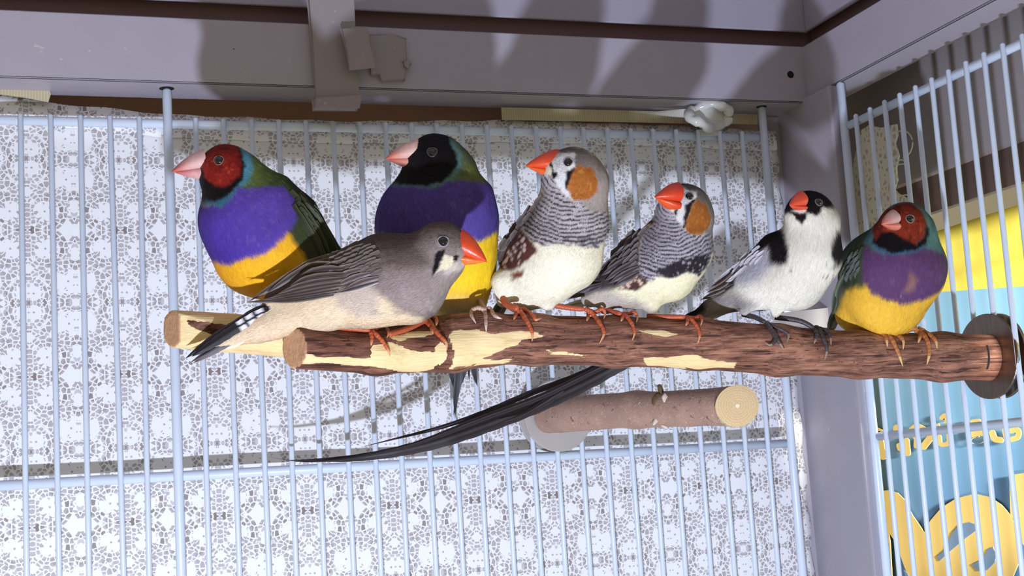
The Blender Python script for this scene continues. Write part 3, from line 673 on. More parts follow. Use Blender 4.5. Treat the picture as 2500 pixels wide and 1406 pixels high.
def bird(name, label, cat, zb, prims, k, paint_f, flows, base_pt, nb=26000, blen=22, bw=1.15, lift=1.0, zs=.86, step=5., short=None, group=None, bare=()):
    B = Bird(); B.zb = zb; nb = int(nb*1.5)
    pr = [((p[0][0], p[0][1], p[0][2]/zs), p[1], (p[2][0], p[2][1], p[2][2]/zs), p[3])+tuple(p[4:]) for p in prims]
    def fun(Q):
        q = np.array(Q, np.float64); q[:, 2] = (q[:, 2]-zb)/zs
        return sdf(q, pr, k)+1.1*vnoise(q, 30, 77)+.5*vnoise(q, 12, 78)
    B.fun = fun
    A = np.array([[*p[0], p[1]] for p in prims]+[[*p[2], p[3]] for p in prims], float)
    lo = (A[:, :3]-A[:, 3:]).min(0)-14; hi = (A[:, :3]+A[:, 3:]).max(0)+14; lo[2] += zb; hi[2] += zb; B.zlo, B.zhi = lo[2], hi[2]
    V, F = nets(fun, lo, hi, step)
    Nn, gl = grad(fun, V); V = V-Nn*(fun(V)/np.maximum(gl, .5))[:, None]*.8; Nn, gl = grad(fun, V)
    B.root = tag(empty(name, px2w((base_pt[0], base_pt[1], zb), DP)), label, cat, group)
    B.pf = paint_f
    mesh('body', px2w(V, DP), F[:, ::-1], M['plumage'], B.root, col=paint_f(V, Nn))
    # contour feather barbs that lie along the body
    tri = V[F]; ar = np.linalg.norm(np.cross(tri[:, 1]-tri[:, 0], tri[:, 2]-tri[:, 0]), axis=1)
    vis = np.where(Nn[F].mean(1)[:, 2] > -.35, 1., .3); pdf = ar*vis; pdf /= pdf.sum()
    f_ = RNG.choice(len(F), nb, p=pdf); a, b = RNG.random((nb, 1)), RNG.random((nb, 1)); q = tri[f_]
    P = (q[:, 0]*(1-a)+q[:, 1]*a)*(1-b)+(q[:, 3]*(1-a)+q[:, 2]*a)*b
    keep = np.ones(nb, bool)
    for (bx, by, br_) in bare: keep &= np.hypot(P[:, 0]-bx, P[:, 1]-by) > br_
    P = P[keep]; nb = len(P)
    nr_, gl = grad(fun, P); P = P-nr_*(fun(P)/np.maximum(gl, .5))[:, None]
    fl = np.array(flows, float); W_ = 1/((P[:, None, 0]-fl[None, :, 0])**2+(P[:, None, 1]-fl[None, :, 1])**2+60.)**1.3
    d = np.zeros((nb, 3)); fd = fl[:, 2:4]/np.linalg.norm(fl[:, 2:4], axis=1)[:, None]; d[:, :2] = (W_@fd)/W_.sum(1)[:, None]
    d[:, :2] += .22*RNG.standard_normal((nb, 2)); d[:, 2] += .12*RNG.standard_normal(nb)
    d -= nr_*(d*nr_).sum(1)[:, None]; d /= np.linalg.norm(d, axis=1)[:, None]+1e-6
    L = blen*(RNG.random(nb)*.7+.6)
    if short is not None:
        for (sx, sy, sr, fac) in short: L *= 1-(1-fac)*np.clip((sr+14-np.hypot(P[:, 0]-sx, P[:, 1]-sy))/28, 0, 1)
    def proj_(R_):
        n2, g2 = grad(fun, R_); return R_-n2*(fun(R_)/np.maximum(g2, .5))[:, None]*.9, n2
    m1, n1_ = proj_(P+d*L[:, None]*.5); m2, n2_ = proj_(P+d*L[:, None])
    h = lift*(RNG.random((nb, 1))*.9+.35); m1 = m1+n1_*h*.7; m2 = m2+n2_*h; P0 = P-nr_*1.0
    s_ = np.cross(d, nr_); s_ /= np.linalg.norm(s_, axis=1)[:, None]+1e-9
    ww = bw*(RNG.random((nb, 1))*.6+.7)/2
    VV = np.stack([P0-s_*ww, P0+s_*ww, m1-s_*ww*.95, m1+s_*ww*.95, m2], 1).reshape(-1, 3)
    i5 = np.arange(nb)[:, None]*5
    FF = np.vstack([i5+np.array([0, 1, 3]), i5+np.array([0, 3, 2]), i5+np.array([2, 3, 4])])
    C = paint_f(VV, None); C = C*np.repeat(1+.075*RNG.standard_normal(nb), 5)[:, None].clip(.7, 1.3)
    pl = mesh('plumage', px2w(VV, DP), FF, M['plumage'], B.root, col=np.clip(C, .002, 1)); pl['kind'] = 'stuff'
    return B
def eye(B, x, y, r, ring=(190, 180, 175), rr=1.45, rw=.16):
    z = surfz(B.fun, x, y, B.zlo, B.zhi)[0]; c = np.array([x, y, z]); n, _ = grad(B.fun, c[None]); n = n[0]
    c = c-n*r*.36; V = []
    for i in range(13):
        th = np.pi*i/12
        for j in range(20): a = 2*np.pi*j/20; V.append(c+r*np.array([math.sin(th)*math.cos(a), math.sin(th)*math.sin(a), math.cos(th)]))
    F = [(i*20+j, i*20+(j+1) % 20, (i+1)*20+(j+1) % 20, (i+1)*20+j) for i in range(12) for j in range(20)]
    e = mesh('eye', px2w(np.array(V), DP), np.array(F), M['eye'], B.root)
    U = np.cross(n, (0, 1, 0)); U /= np.linalg.norm(U); W = np.cross(n, U); P = []; aa = np.linspace(0, 2*np.pi, 29)
    P = np.array([c+n*r*.4+(U*math.cos(a)*1.02+W*math.sin(a))*r*(1.0+.06*math.sin(3*a)) for a in aa])
    V, F = tube(P, np.full(29, r*rw), 8, False); cc = lin(ring)*(1+.1*vnoise(V, 3, 9)[:, None])
    mesh('eye_ring', px2w(V, DP), F, M['skin'], B.root, col=cc)
def beak(B, base, tip, up, hu, hl, w_, cu, cl, ctip=None, bulge=.16, cbase=None, lowlen=.93):
    base = np.array(base, float)+[0, 0, B.zb]; tip = np.array(tip, float)+[0, 0, B.zb]; ax_ = tip-base; Ln = np.linalg.norm(ax_); ax_ /= Ln
    up = np.array(up, float); up -= ax_*(up@ax_); up /= np.linalg.norm(up); sd = np.cross(ax_, up)
    for nm, h, sg, ln, cc in (('upper_beak', hu, 1, 1., cu), ('lower_beak', hl, -1, lowlen, cl)):
        V = []; C = []; n, mth = 22, 24
        for i in range(n):
            t = i/(n-1); prof = max((1-t)**.74*(1+bulge*.8*math.sin(math.pi*t)), .0)*(1-.0*t)
            ctr = base+ax_*Ln*ln*t; hh = h*prof; cen = ctr+up*sg*hh*.43
            wd = w_*prof**.92*(1 if sg > 0 else .9)
            for j in range(mth):
                a = 2*np.pi*j/mth; y_ = math.sin(a); x_ = math.cos(a)
                flat = .57
                ridge = 1-.22*max(0, y_*sg)**2 if sg > 0 else 1
                V.append(cen+up*y_*hh*flat+sd*x_*wd*ridge*(1-.18*max(0, y_*sg)))
                c = lin(cc)
                if cbase is not None: q = np.clip(1-t*1.9, 0, 1); c = c*(1-q)+lin(cbase)*q
                if ctip is not None: q = np.clip(t*1.7-.7, 0, 1); c = c*(1-q)+lin(ctip)*q
                C.append(c)
        V.append(base+ax_*Ln*ln*1.005); C.append(C[-1]); V = np.array(V)
        F = [(i*mth+j, i*mth+(j+1) % mth, (i+1)*mth+(j+1) % mth, (i+1)*mth+j) for i in range(n-1) for j in range(mth)]
        C = np.array(C)*(1+.1*vnoise(V*np.array([1, 1, 1]), 6, 15)[:, None]+.06*vnoise(V, 2.5, 16)[:, None])
        V = V+.35*vnoise(V, 6, 12)[:, None]
        mesh(nm, px2w(V, DP), F, M['beak'], B.root, col=np.clip(C, .01, 1))
def leg(B, tarsus, toes, rt=6.5, rtoe=5., col=(190, 92, 58), claw=(214, 150, 108), zt=None, thigh=None, zend=0, tk=.72):
    T_ = np.array(tarsus, float); zp = surfz(perch_sdf, [T_[-1, 0]], [T_[-1, 1]+8], zoff(2490)-120, zoff(300)+150, 400)
    ze = (zp[0] if not np.isnan(zp[0]) else zoff(T_[-1, 0])+30)+rt*.8+zend
    z0 = (ze*.22+B.zb*.78) if zt is None else B.zb+zt
    P = np.column_stack([T_, np.linspace(z0, ze, len(T_))]); P = spline(P, 26); s_ = np.linspace(0, 1, 26)
    R = rt*(1-.1*s_)*(1+.04*np.sin(s_*60)); R[-2:] *= np.array([.85, .5]); V, F = tube(P, R, 12)
    cc = lin(col)*(1+.12*vnoise(V, 5, 3)[:, None]); lg = mesh('leg', px2w(V, DP), F, M['skin'], B.root, col=np.clip(cc*.92, .01, 1))
    for tp in toes:
        t2 = np.array(tp, float); t2 = np.vstack([T_[-1:], t2]) if np.linalg.norm(t2[0]-T_[-1]) > 4 else t2; n = 34; q = spline(np.column_stack([t2, np.zeros(len(t2))]), n)
        z = surfz(perch_sdf, q[:, 0], q[:, 1]+1.0, zoff(2490)-120, zoff(300)+150, 400); zz = fillz(z)
        if zz is None: zz = np.full(n, ze)
        kz = np.ones(7)/7; zz = np.convolve(np.pad(zz, 3, 'edge'), kz, 'valid')
        u = np.linspace(0, 1, n); rr = rtoe*(1.0-.36*u)*(1+.10*np.cos(u*2*np.pi*4.5))*np.clip(.72+u*4, 0, 1); rr = np.where(u > .74, rtoe*.62*(1-(u-.74)/.26)**.75+.25, rr)
        Lt = np.linalg.norm(np.diff(t2, axis=0), axis=1).sum()
        q[:, 2] = zz+rtoe*tk+np.where(u > .74, 2.5*np.sin((u-.74)/.26*np.pi), 0); q[0, 2] = min(q[0, 2], ze+1)
        V, F = tube(q, rr, 12); uu = np.repeat(u, 12); c = np.where((uu > .76)[:, None], lin(claw), lin(col)*(1+.3*np.cos(uu*2*np.pi*11))[:, None]*(1+.1*vnoise(V, 4, 6)[:, None]))
        mesh('toe', px2w(V, DP), F, M['skin'], lg, col=np.clip(c, .01, 1))
def feather_geo(B, pts, w_, cc, ce, off=3., z=None, tipk=1.6, n=14, camber=1.3, shaft=None, root=.55, banded=None, seed=0, endz=0.):
    P = spline(np.array(pts, float), n); u = np.linspace(0, 1, n)
    if z is None:
        zz = fillz(surfz(B.fun, P[:, 0], P[:, 1], B.zlo, B.zhi)); 
        if zz is None: zz = np.full(n, B.zb)
        zz = np.convolve(np.pad(zz, 2, 'edge'), np.ones(5)/5, 'valid')+off
    else: zz = B.zb+np.interp(u, np.linspace(0, 1, len(z)), z)
    zz = zz+endz*u
    T = np.gradient(P[:, :2], axis=0); T /= np.linalg.norm(T, axis=1)[:, None]+1e-9; Nn = np.stack([-T[:, 1], T[:, 0]], 1)
    prof = (root+(1-root)*np.clip(u*3, 0, 1))*np.clip(1-np.clip((u-.55)/.45, 0, 1)**tipk, .02, 1)
    ks = [-1, -.82, -.35, -.06, .06, .35, .82, 1]; V = []; C = []
    lc, le = lin(cc), lin(ce); ls = lin(shaft) if shaft is not None else lc*.55
    for i in range(n):
        for kx in ks:
            hw = w_/2*prof[i]*(1+.05*math.sin(i*2.1+seed)); xy = P[i, :2]+Nn[i]*hw*kx
            V.append((xy[0], xy[1], zz[i]+camber*(1-kx*kx)+(.5 if abs(kx) < .1 else 0)))
            ed = np.clip((abs(kx)-.45)/.45, 0, 1)**1.5; te = np.clip((u[i]-.86)/.14, 0, 1); q = max(ed, te)
            c = lc*(1-q)+le*q
            if abs(kx) < .1: c = ls
            if banded is not None and banded(u[i], kx): c = lin(banded.c)
            C.append(c*(1+.1*math.sin(i*1.7+kx*3+seed)))
    m_ = len(ks); F = [(i*m_+j, (i+1)*m_+j, (i+1)*m_+j+1, i*m_+j+1) for i in range(n-1) for j in range(m_-1)]
    return np.array(V), F, np.clip(np.array(C), .003, 1)
def feather(B, nm, parent, *a, **k):
    V, F, C = feather_geo(B, *a, **k); return mesh(nm, px2w(V, DP), F, M['feather'], parent, col=C)
def coverts(B, poly, dirv, size, cc, ce, off=.1, rows=None, parent=None, aspect=1.5, seed=1, name='wing', taper=1.):
    """shingled small feathers over a region, one mesh"""
    P = np.array(poly, float); d = np.array(dirv, float); d /= np.linalg.norm(d); p = np.array([-d[1], d[0]]); A = P@d; Bq = P@p
    Vs = []; Fs = []; Cs = []; n0 = 0; r = 0; rs = np.random.default_rng(seed)
    for a in np.arange(A.max(), A.min()-size*.7, -size*.62):
        for b in np.arange(Bq.min()+(r % 2)*size*.45, Bq.max(), size*.9):
            c = d*a+p*b+rs.normal(0, size*.06, 2)
            if polysd(np.array([c[0]]), np.array([c[1]]), poly)[0] > 1: continue
            dd = d+rs.normal(0, .07, 2); e = c+dd*size*aspect*.6; s0 = c-dd*size*aspect*.55
            V, F, C = feather_geo(B, [s0, c, e], size*rs.uniform(1., 1.15), cc, ce, off=off+(A.max()-a)*.003, n=7, tipk=3.2, root=.8, seed=rs.integers(99), camber=.2, shaft=cc)
            Vs.append(V); Fs += [tuple(i+n0 for i in f) for f in F]; Cs.append(C*rs.uniform(.85, 1.12)); n0 += len(V)
        r += 1
    if not Vs:
        return None
    o = mesh(name, px2w(np.vstack(Vs), DP), Fs, M['feather'], parent if parent is not None else B.root, col=np.vstack(Cs)); return o

# --- 1: red-headed gouldian finch, far left ------------------------------------------------
c1 = lambda p: cv(p, 3.056, 380, 320)
GREEN, DGREEN, TURQ, PURP, YEL = (92, 112, 52), (40, 46, 26), (86, 148, 160), (92, 70, 160), (244, 184, 38)
red1 = c1([(322, 165), (370, 115), (450, 85), (560, 82), (612, 108), (635, 190), (645, 260), (620, 330), (560, 398), (500, 415), (440, 400), (370, 350), (345, 290), (325, 230)])
L1 = [(ID([(380, 300), (900, 300), (900, 700), (800, 720), (700, 560), (480, 480), (380, 480)]), (66, 74, 44), 14),
      grade(c1([(610, 95), (760, 160), (900, 280), (1020, 380), (1200, 490), (1310, 640), (1420, 820), (1550, 1000), (1300, 920), (1160, 760), (1080, 660), (1000, 560), (960, 420), (840, 420), (640, 420), (690, 260)]), (104, 122, 60), (44, 48, 30), c1([(760, 250)])[0], c1([(1100, 480)])[0], 12),
      mottle(c1([(640, 110), (760, 160), (960, 330), (1000, 430), (660, 420)]), (150, 160, 90), 6, .35, amt=.5),
      grade(c1([(260, 530), (400, 560), (490, 550), (600, 430), (700, 422), (850, 415), (960, 408), (1050, 520), (1050, 680), (960, 800), (830, 910), (700, 945), (520, 1008), (380, 960), (250, 800), (260, 640)]), (98, 74, 168), (78, 56, 160), c1([(800, 500)])[0], c1([(400, 850)])[0], 7),
      mottle(c1([(560, 430), (960, 408), (1050, 680), (700, 945), (400, 700)]), (128, 104, 170), 9, .45, amt=.4),
      grade(c1([(560, 95), (640, 105), (720, 170), (720, 300), (690, 390), (610, 430), (540, 535), (480, 568), (400, 560), (325, 545), (340, 500), (440, 500)]), (96, 160, 176), (62, 116, 134), c1([(650, 180)])[0], c1([(500, 540)])[0], 9),
      (c1([(200, 330), (250, 200), (330, 120), (420, 60), (560, 50), (625, 100), (655, 190), (668, 270), (640, 370), (580, 448), (515, 505), (440, 528), (330, 522), (325, 450), (280, 400)]), (18, 12, 14), 6),
      (red1, (134, 32, 24), 6), mottle(red1, (176, 62, 48), 6, .42, amt=.7), mottle(red1, (84, 18, 18), 11, .35, amt=.6)]
z1 = zoff(640)-128
B1 = bird('gouldian_finch', 'red-headed violet-breasted finch at the far left of the perch behind the grey-brown female', 'bird', z1,
    [((550, 418, 6), 66, (575, 440, 0), 70), ((575, 445, 0), 66, (625, 500, 0), 102), ((600, 540, 0), 116, (640, 600, 0), 122), ((650, 600, 0), 124, (720, 660, 0), 96), ((700, 560, -10), 96, (780, 640, -12), 62), ((720, 660, 0), 90, (770, 780, -10), 46)], 34,
    paint(L1, YEL, .07), [(500, 380, 1, .1), (560, 360, 1, .2), (600, 420, .9, .6), (680, 440, .9, .8), (760, 560, .6, 1), (520, 480, .1, 1), (500, 580, .1, 1), (600, 560, .35, 1), (560, 640, .45, 1), (700, 620, .5, 1)], (640, 770), nb=30000, bare=[(534, 391, 13), (482, 412, 22)], short=[(540, 400, 66, .5)])
beak(B1, (504, 407, 6), (418, 420, 12), (-.15, -1, 0), 45, 32, 29, (218, 176, 172), (214, 160, 156), ctip=(190, 60, 58))
eye(B1, 534, 391, 11.5, (120, 86, 82), rw=.15)
wg = coverts(B1, c1([(1000, 450), (1070, 490), (1200, 620), (1280, 760), (1300, 830), (1240, 870), (1160, 760), (1080, 620)]), (.62, .78), 22, (46, 52, 30), (54, 60, 36), seed=3, off=.4)
for k_, (a, b, c) in enumerate([((730, 470), (790, 560), (838, 650)), ((722, 485), (775, 570), (818, 660)), ((715, 500), (765, 590), (800, 670)), ((738, 520), (780, 610), (815, 700))]):
    feather(B1, 'flight_feather', wg, [a, b, c], 24, (44, 48, 28), (70, 72, 44), off=2+k_*.3, seed=k_)
for k_ in range(3): feather(B1, 'tail_feather', B1.root, [(760+k_*6, 740), (790+k_*7, 800), (812+k_*6, 868)], 22, (24, 22, 22), (40, 38, 36), z=[-10, -16, -20-k_*2], seed=k_)
leg(B1, [(668, 735), (664, 765), (660, 782)], [[(660, 780), (664, 794), (664, 812)], [(656, 780), (646, 790), (642, 804)], [(664, 780), (676, 788), (680, 800)]], col=(190, 150, 138), claw=(214, 190, 176))

# --- 2: black-headed gouldian finch ---------------------------------------------------------
c2 = lambda p: cv(p, 2.8125, 860, 300)
L2 = [(ID([(900, 280), (1300, 280), (1300, 470), (900, 460)]), (84, 100, 62), 14),
      grade(c2([(640, 80), (770, 150), (870, 250), (975, 440), (900, 450), (820, 400), (690, 400), (740, 280), (720, 160)]), (88, 108, 84), (100, 110, 48), c2([(730, 200)])[0], c2([(880, 350)])[0], 10),
      mottle(c2([(740, 130), (870, 250), (975, 440), (820, 400), (740, 300)]), (146, 148, 70), 7, .35, amt=.6),
      (c2([(100, 470), (290, 405), (500, 435), (700, 393), (850, 405), (1000, 430), (1040, 600), (1000, 755), (870, 815), (700, 790), (400, 800), (100, 760)]), (88, 72, 150), 7),
      mottle(c2([(100, 470), (290, 405), (700, 393), (1000, 430), (1000, 755), (400, 800)]), (120, 100, 172), 8, .45, amt=.45),
      grade(c2([(100, 1150), (1100, 1150), (1100, 1600), (100, 1600)]), (236, 190, 60), (226, 214, 170), c2([(700, 1180)])[0], c2([(700, 1300)])[0], 30),
      (c2([(640, 80), (700, 120), (745, 200), (750, 300), (700, 380), (620, 430), (540, 450), (440, 446), (270, 435), (270, 395), (500, 400), (700, 290)]), (96, 130, 126), 8),
      (c2([(250, 130), (300, 60), (430, 30), (560, 20), (650, 60), (675, 130), (715, 210), (728, 290), (690, 345), (620, 405), (520, 438), (400, 434), (285, 415), (300, 390), (300, 260)]), (15, 12, 14), 6)]
z2 = zoff(1100)-118
B2 = bird('gouldian_finch', 'black-headed violet-breasted finch behind the crouching grey-brown female', 'bird', z2,
    [((1062, 402, 0), 76, (1080, 430, 0), 80), ((1080, 440, 0), 80, (1090, 480, 0), 108), ((1050, 545, 0), 134, (1078, 540, 0), 132), ((1076, 560, 0), 134, (1088, 650, 0), 122), ((1095, 660, 0), 112, (1120, 730, 0), 64), ((1150, 705, 10), 40, (1172, 742, 26), 14, 14)], 34,
    paint(L2, (250, 212, 40), .07), [(1000, 380, 1, .3), (1060, 340, 1, .3), (1140, 400, .7, 1), (1180, 450, .4, 1), (960, 480, -.3, 1), (1060, 520, 0, 1), (1180, 560, -.2, 1), (1060, 660, .1, 1), (1170, 700, -.1, 1), (1120, 740, .1, 1)], (1130, 765), nb=30000, zs=.74, bare=[(1055, 371, 13), (1000, 384, 22)], short=[(1050, 390, 76, .5)])
beak(B2, (1026, 384, 6), (940, 388, 12), (0, -1, 0), 46, 35, 31, (226, 182, 168), (224, 160, 140), ctip=(206, 84, 56))
eye(B2, 1055, 371, 11.5, (66, 58, 56), rw=.16)
for k_, pts in enumerate([[(1118, 850), (1118, 920), (1112, 980), (1111, 1022)], [(1128, 850), (1124, 920), (1112, 980), (1107, 1015)], [(1106, 850), (1102, 905), (1108, 950)], [(1134, 850), (1134, 900), (1124, 946)], [(1150, 850), (1158, 910), (1166, 944)], [(1142, 860), (1144, 900), (1146, 930)]]):
    feather(B2, 'tail_feather', B2.root, pts, [18, 12, 16, 14, 15, 8][k_], (26, 24, 28), (78, 78, 88), z=[-30, -60-k_*2, -70-k_*2], seed=k_, tipk=1.2)
leg(B2, [(1168, 728), (1178, 745), (1184, 756)], [[(1180, 752), (1185, 770), (1187, 810)], [(1164, 752), (1150, 764), (1162, 790)], [(1196, 754), (1207, 770), (1226, 779)]], rt=6, rtoe=6, col=(196, 160, 140), claw=(226, 206, 190))

# --- 3: female zebra finch in front ---------------------------------------------------------
c3 = lambda p: cv(p, 3.1646, 430, 520)
L3 = [(ID([(400, 480), (1260, 480), (1100, 600), (860, 620), (600, 760), (400, 800)]), (104, 90, 84), 14),
      grade(c3([(-200, 1300), (-200, 1000), (250, 900), (640, 690), (900, 640), (1200, 630), (1440, 600), (1620, 640), (1720, 740), (1800, 775), (1900, 795), (1960, 900), (1500, 1000)]), (232, 208, 176), (236, 214, 180), (500, 800), (900, 780), 16),
      grade(c3([(1480, 480), (1560, 420), (1900, 420), (2130, 380), (2350, 380), (2300, 600), (2060, 760), (1900, 790), (1800, 772), (1720, 735), (1620, 640), (1520, 560)]), (150, 134, 130), (176, 162, 156), (950, 690), (1100, 700), 22),
      grade(c3([(1900, 20), (2200, 20), (2400, 200), (2300, 420), (2000, 420), (1850, 250)]), (112, 98, 92), (168, 154, 148), c3([(2100, 100)])[0], c3([(2100, 420)])[0], 22),
      (c3([(1560, 240), (1560, 520), (1300, 590), (900, 660), (500, 700), (900, 420), (1200, 260)]), (98, 86, 82), 16),
      mottle(c3([(1500, 60), (2300, 60), (2300, 200), (1500, 250)]), (78, 66, 60), 7, .4, amt=.5),
      (c3([(1200, 610), (1500, 560), (1570, 610), (1560, 800), (1400, 800), (1250, 720)]), (206, 188, 172), 22),
      (c3([(2120, 395), (2300, 380), (2350, 420), (2180, 450), (2060, 470)]), (214, 204, 192), 10),
      (c3([(2075, 325), (2140, 345), (2150, 395), (2090, 430), (2030, 450), (2000, 470), (2050, 380)]), (238, 228, 196), 5),
      (c3([(2000, 320), (2030, 285), (2075, 275), (2062, 335), (2040, 410), (1975, 492), (1988, 400)]), (26, 20, 24), 4),
      (c3([(2140, 325), (2175, 325), (2165, 372), (2135, 372)]), (20, 14, 16), 3),
      mottle(c3([(1500, 780), (1900, 790), (1700, 720), (1650, 690)]), (140, 126, 122), 9, .1, amt=.5)]
z3 = zoff(930)+102
B3 = bird('zebra_finch', 'grey-brown female finch crouching in front facing right with plain orange beak', 'bird', z3,
    [((1078, 608, 8), 66, (1070, 618, 6), 68), ((1060, 630, 0), 66, (1000, 672, 0), 106), ((985, 685, 0), 104, (900, 700, 0), 96), ((900, 700, 0), 92, (780, 742, 0), 66), ((780, 742, 0), 62, (640, 792, 0), 34), ((660, 790, 0), 34, (520, 843, 0), 14), ((930, 640, 0), 66, (800, 690, 0), 46), ((800, 684, 10), 46, (665, 727, 14), 15)], 34,
    paint(L3, (122, 108, 102), .07), [(1150, 600, -1, .05), (1080, 560, -1, .2), (1000, 580, -1, .25), (850, 640, -1, .5), (700, 760, -1, .5), (1100, 680, -.75, .6), (1020, 740, -1, .4), (900, 780, -1, .1), (700, 820, -1, .35), (560, 830, -1, .5)], (940, 800), nb=34000, blen=24, zs=.86, bare=[(1082, 589, 15), (1140, 622, 22)], short=[(1085, 600, 70, .5)])
beak(B3, (1112, 616, 16), (1189, 640, 30), (.42, -1, 0), 60, 30, 32, (222, 78, 36), (236, 122, 56), cbase=(202, 66, 30))
eye(B3, 1082, 589, 13, (150, 144, 150), rw=.15)
# wing: lesser coverts, then secondaries and primaries sweeping to the left
wg = coverts(B3, c3([(1180, 330), (1350, 250), (1540, 270), (1570, 420), (1560, 500), (1420, 470), (1250, 430), (1150, 400)]), (-.9, .42), 19, (98, 86, 82), (110, 98, 94), seed=5)
for k_ in range(5):   # median coverts
    feather(B3, 'covert_feather', wg, c3([(1560-k_*60, 500-k_*34), (1430-k_*60, 535-k_*32), (1290-k_*58, 596-k_*33)]), 16, (92, 80, 80), (150, 136, 130), off=2.2+k_*.2, seed=k_)
feather(B3, 'covert_feather', wg, c3([(1560, 530), (1400, 575), (1230, 620)]), 15, (74, 64, 66), (196, 184, 176), off=2, seed=9)
sec = [([(1330, 470), (1050, 500), (880, 560)], 18), ([(1330, 500), (1020, 545), (790, 620)], 16), ([(1300, 535), (1000, 585), (720, 655)], 15), ([(1280, 560), (980, 615), (660, 672)], 14), ([(1260, 590), (960, 640), (600, 684)], 13), ([(1240, 612), (940, 660), (540, 690)], 13), ([(1220, 630), (950, 672), (700, 688)], 11),
       ([(1300, 430), (1120, 440), (960, 480)], 20), ([(1250, 400), (1080, 405), (930, 450)], 20), ([(1250, 350), (1050, 400), (880, 500), (700, 620)], 18), ([(1300, 300), (1050, 380), (820, 520), (560, 685)], 18)]
for k_, (pts, w_) in enumerate(sec):
    feather(B3, 'flight_feather', wg, c3(pts), w_, (74, 63, 60), (128, 114, 104), off=3.6-k_*.35 if k_ < 7 else 3.6-(k_-7)*.4, tipk=2.2, seed=k_, shaft=(50, 42, 42), endz=6)
class Band:
    def __init__(s, c, f): s.c = c; s.f = f
    def __call__(s, u, k): return s.f(u, k)
bd = Band((226, 222, 226), lambda u, k: abs(k) > .25 and (int(u*18) % 2 == 0) and u < .58)
tl = [([(840, 690), (640, 745), (520, 820), (300, 960), (70, 1125)], 20, None), ([(860, 720), (690, 760), (560, 830), (400, 930), (120, 1110)], 26, bd), ([(880, 740), (650, 850), (450, 950), (110, 1155)], 18, None), ([(700, 870), (480, 965), (130, 1160)], 16, None)]
for k_, (pts, w_, b_) in enumerate(tl):
    feather(B3, 'tail_feather', B3.root, c3(pts), w_, (30, 26, 30) if k_ < 3 else (104, 92, 92), (44, 38, 42) if k_ < 2 else (112, 100, 102), z=[26-k_*3+(8 if k_ == 1 else 0), 24-k_*3+(8 if k_ == 1 else 0), 18-k_*3+(8 if k_ == 1 else 0), 14-k_*4+(8 if k_ == 1 else 0)], n=30, banded=b_, tipk=3., seed=k_)
# under-tail coverts, cream
for k_, pts in enumerate([[(640, 905), (420, 1000), (250, 1058)], [(560, 950), (440, 1015), (330, 1045)]]):
    feather(B3, 'undertail_covert', B3.root, c3(pts), 17, (236, 214, 184), (240, 226, 204), z=[16, 10, 6], seed=k_, shaft=(220, 198, 168))
leg(B3, c3([(1150, 885), (1320, 890), (1500, 905)]), [c3([(1510, 905), (1590, 985), (1640, 1060), (1652, 1110)]), c3([(1500, 910), (1512, 960), (1506, 1025)]), c3([(1560, 890), (1615, 880), (1640, 925), (1628, 965)])], rt=7, rtoe=6)
leg(B3, c3([(1640, 940), (1800, 890), (1940, 820)]), [c3([(1955, 835), (2020, 930), (2085, 1000), (2092, 1060)]), c3([(1940, 850), (1970, 880), (1984, 935)]), c3([(1970, 805), (2010, 820), (2008, 880)])], rt=7.5, rtoe=6.5, zend=-2)

# --- 4: male zebra finch, centre ------------------------------------------------------------
c4 = lambda p: cv(p, 2.703, 1180, 340)
breast4 = c4([(360, 225), (460, 245), (560, 380), (640, 420), (700, 470), (810, 480), (840, 560), (815, 650), (745, 715), (620, 708), (500, 682), (390, 702), (330, 680), (262, 600), (262, 540), (330, 460), (400, 380)])
cheek4 = c4([(598, 190), (640, 162), (715, 195), (762, 275), (750, 350), (695, 400), (630, 410), (578, 372), (556, 322), (578, 240)])
sp4 = c4([(240, 640), (265, 655), (225, 690), (250, 712), (272, 700), (210, 740), (245, 750), (180, 760), (165, 745), (190, 790), (235, 815), (150, 800), (140, 845), (160, 780), (270, 730), (130, 820), (235, 770), (255, 670), (200, 715)])
L4 = [grade(c4([(420, 80), (400, 60), (520, 30), (660, 55), (760, 120), (840, 230), (870, 360), (850, 500), (700, 490), (600, 400), (600, 150)]), (116, 106, 98), (180, 166, 156), c4([(560, 60)])[0], c4([(760, 330)])[0], 10),
      (c4([(370, 370), (420, 360), (340, 460), (262, 560), (225, 650), (130, 760), (40, 800), (80, 650), (200, 540), (290, 440)]), (84, 74, 70), 8),
      (breast4, (196, 188, 190), 8), bars(breast4, 1402, 392, 10.4, (60, 48, 52), 1., (-.25, .6), (60, 230)),
      mottle(c4([(470, 640), (600, 640), (780, 630), (740, 715), (620, 705), (500, 680)]), (54, 44, 48), 9, .05, amt=.6),
      (c4([(438, 88), (600, 88), (602, 180), (562, 320), (598, 392), (540, 375), (480, 290), (462, 240), (440, 150)]), (232, 230, 230), 6),
      (c4([(425, 85), (440, 85), (465, 220), (490, 222), (480, 262), (458, 262), (448, 210)]), (30, 24, 26), 3),
      (c4([(543, 220), (600, 180), (605, 215), (575, 270), (562, 335), (543, 330)]), (34, 26, 30), 3.5),
      (cheek4, (178, 106, 46), 6), mottle(cheek4, (206, 140, 74), 7, .3, amt=.6),
      (c4([(240, 600), (320, 670), (350, 725), (300, 790), (200, 865), (100, 862), (100, 800), (170, 690)]), (96, 58, 50), 7), spots(sp4, (232, 208, 204), 3.6),
      (c4([(180, 895), (230, 865), (275, 858), (240, 905), (205, 930)]), (128, 66, 48), 8)]
z4 = zoff(1350)-8
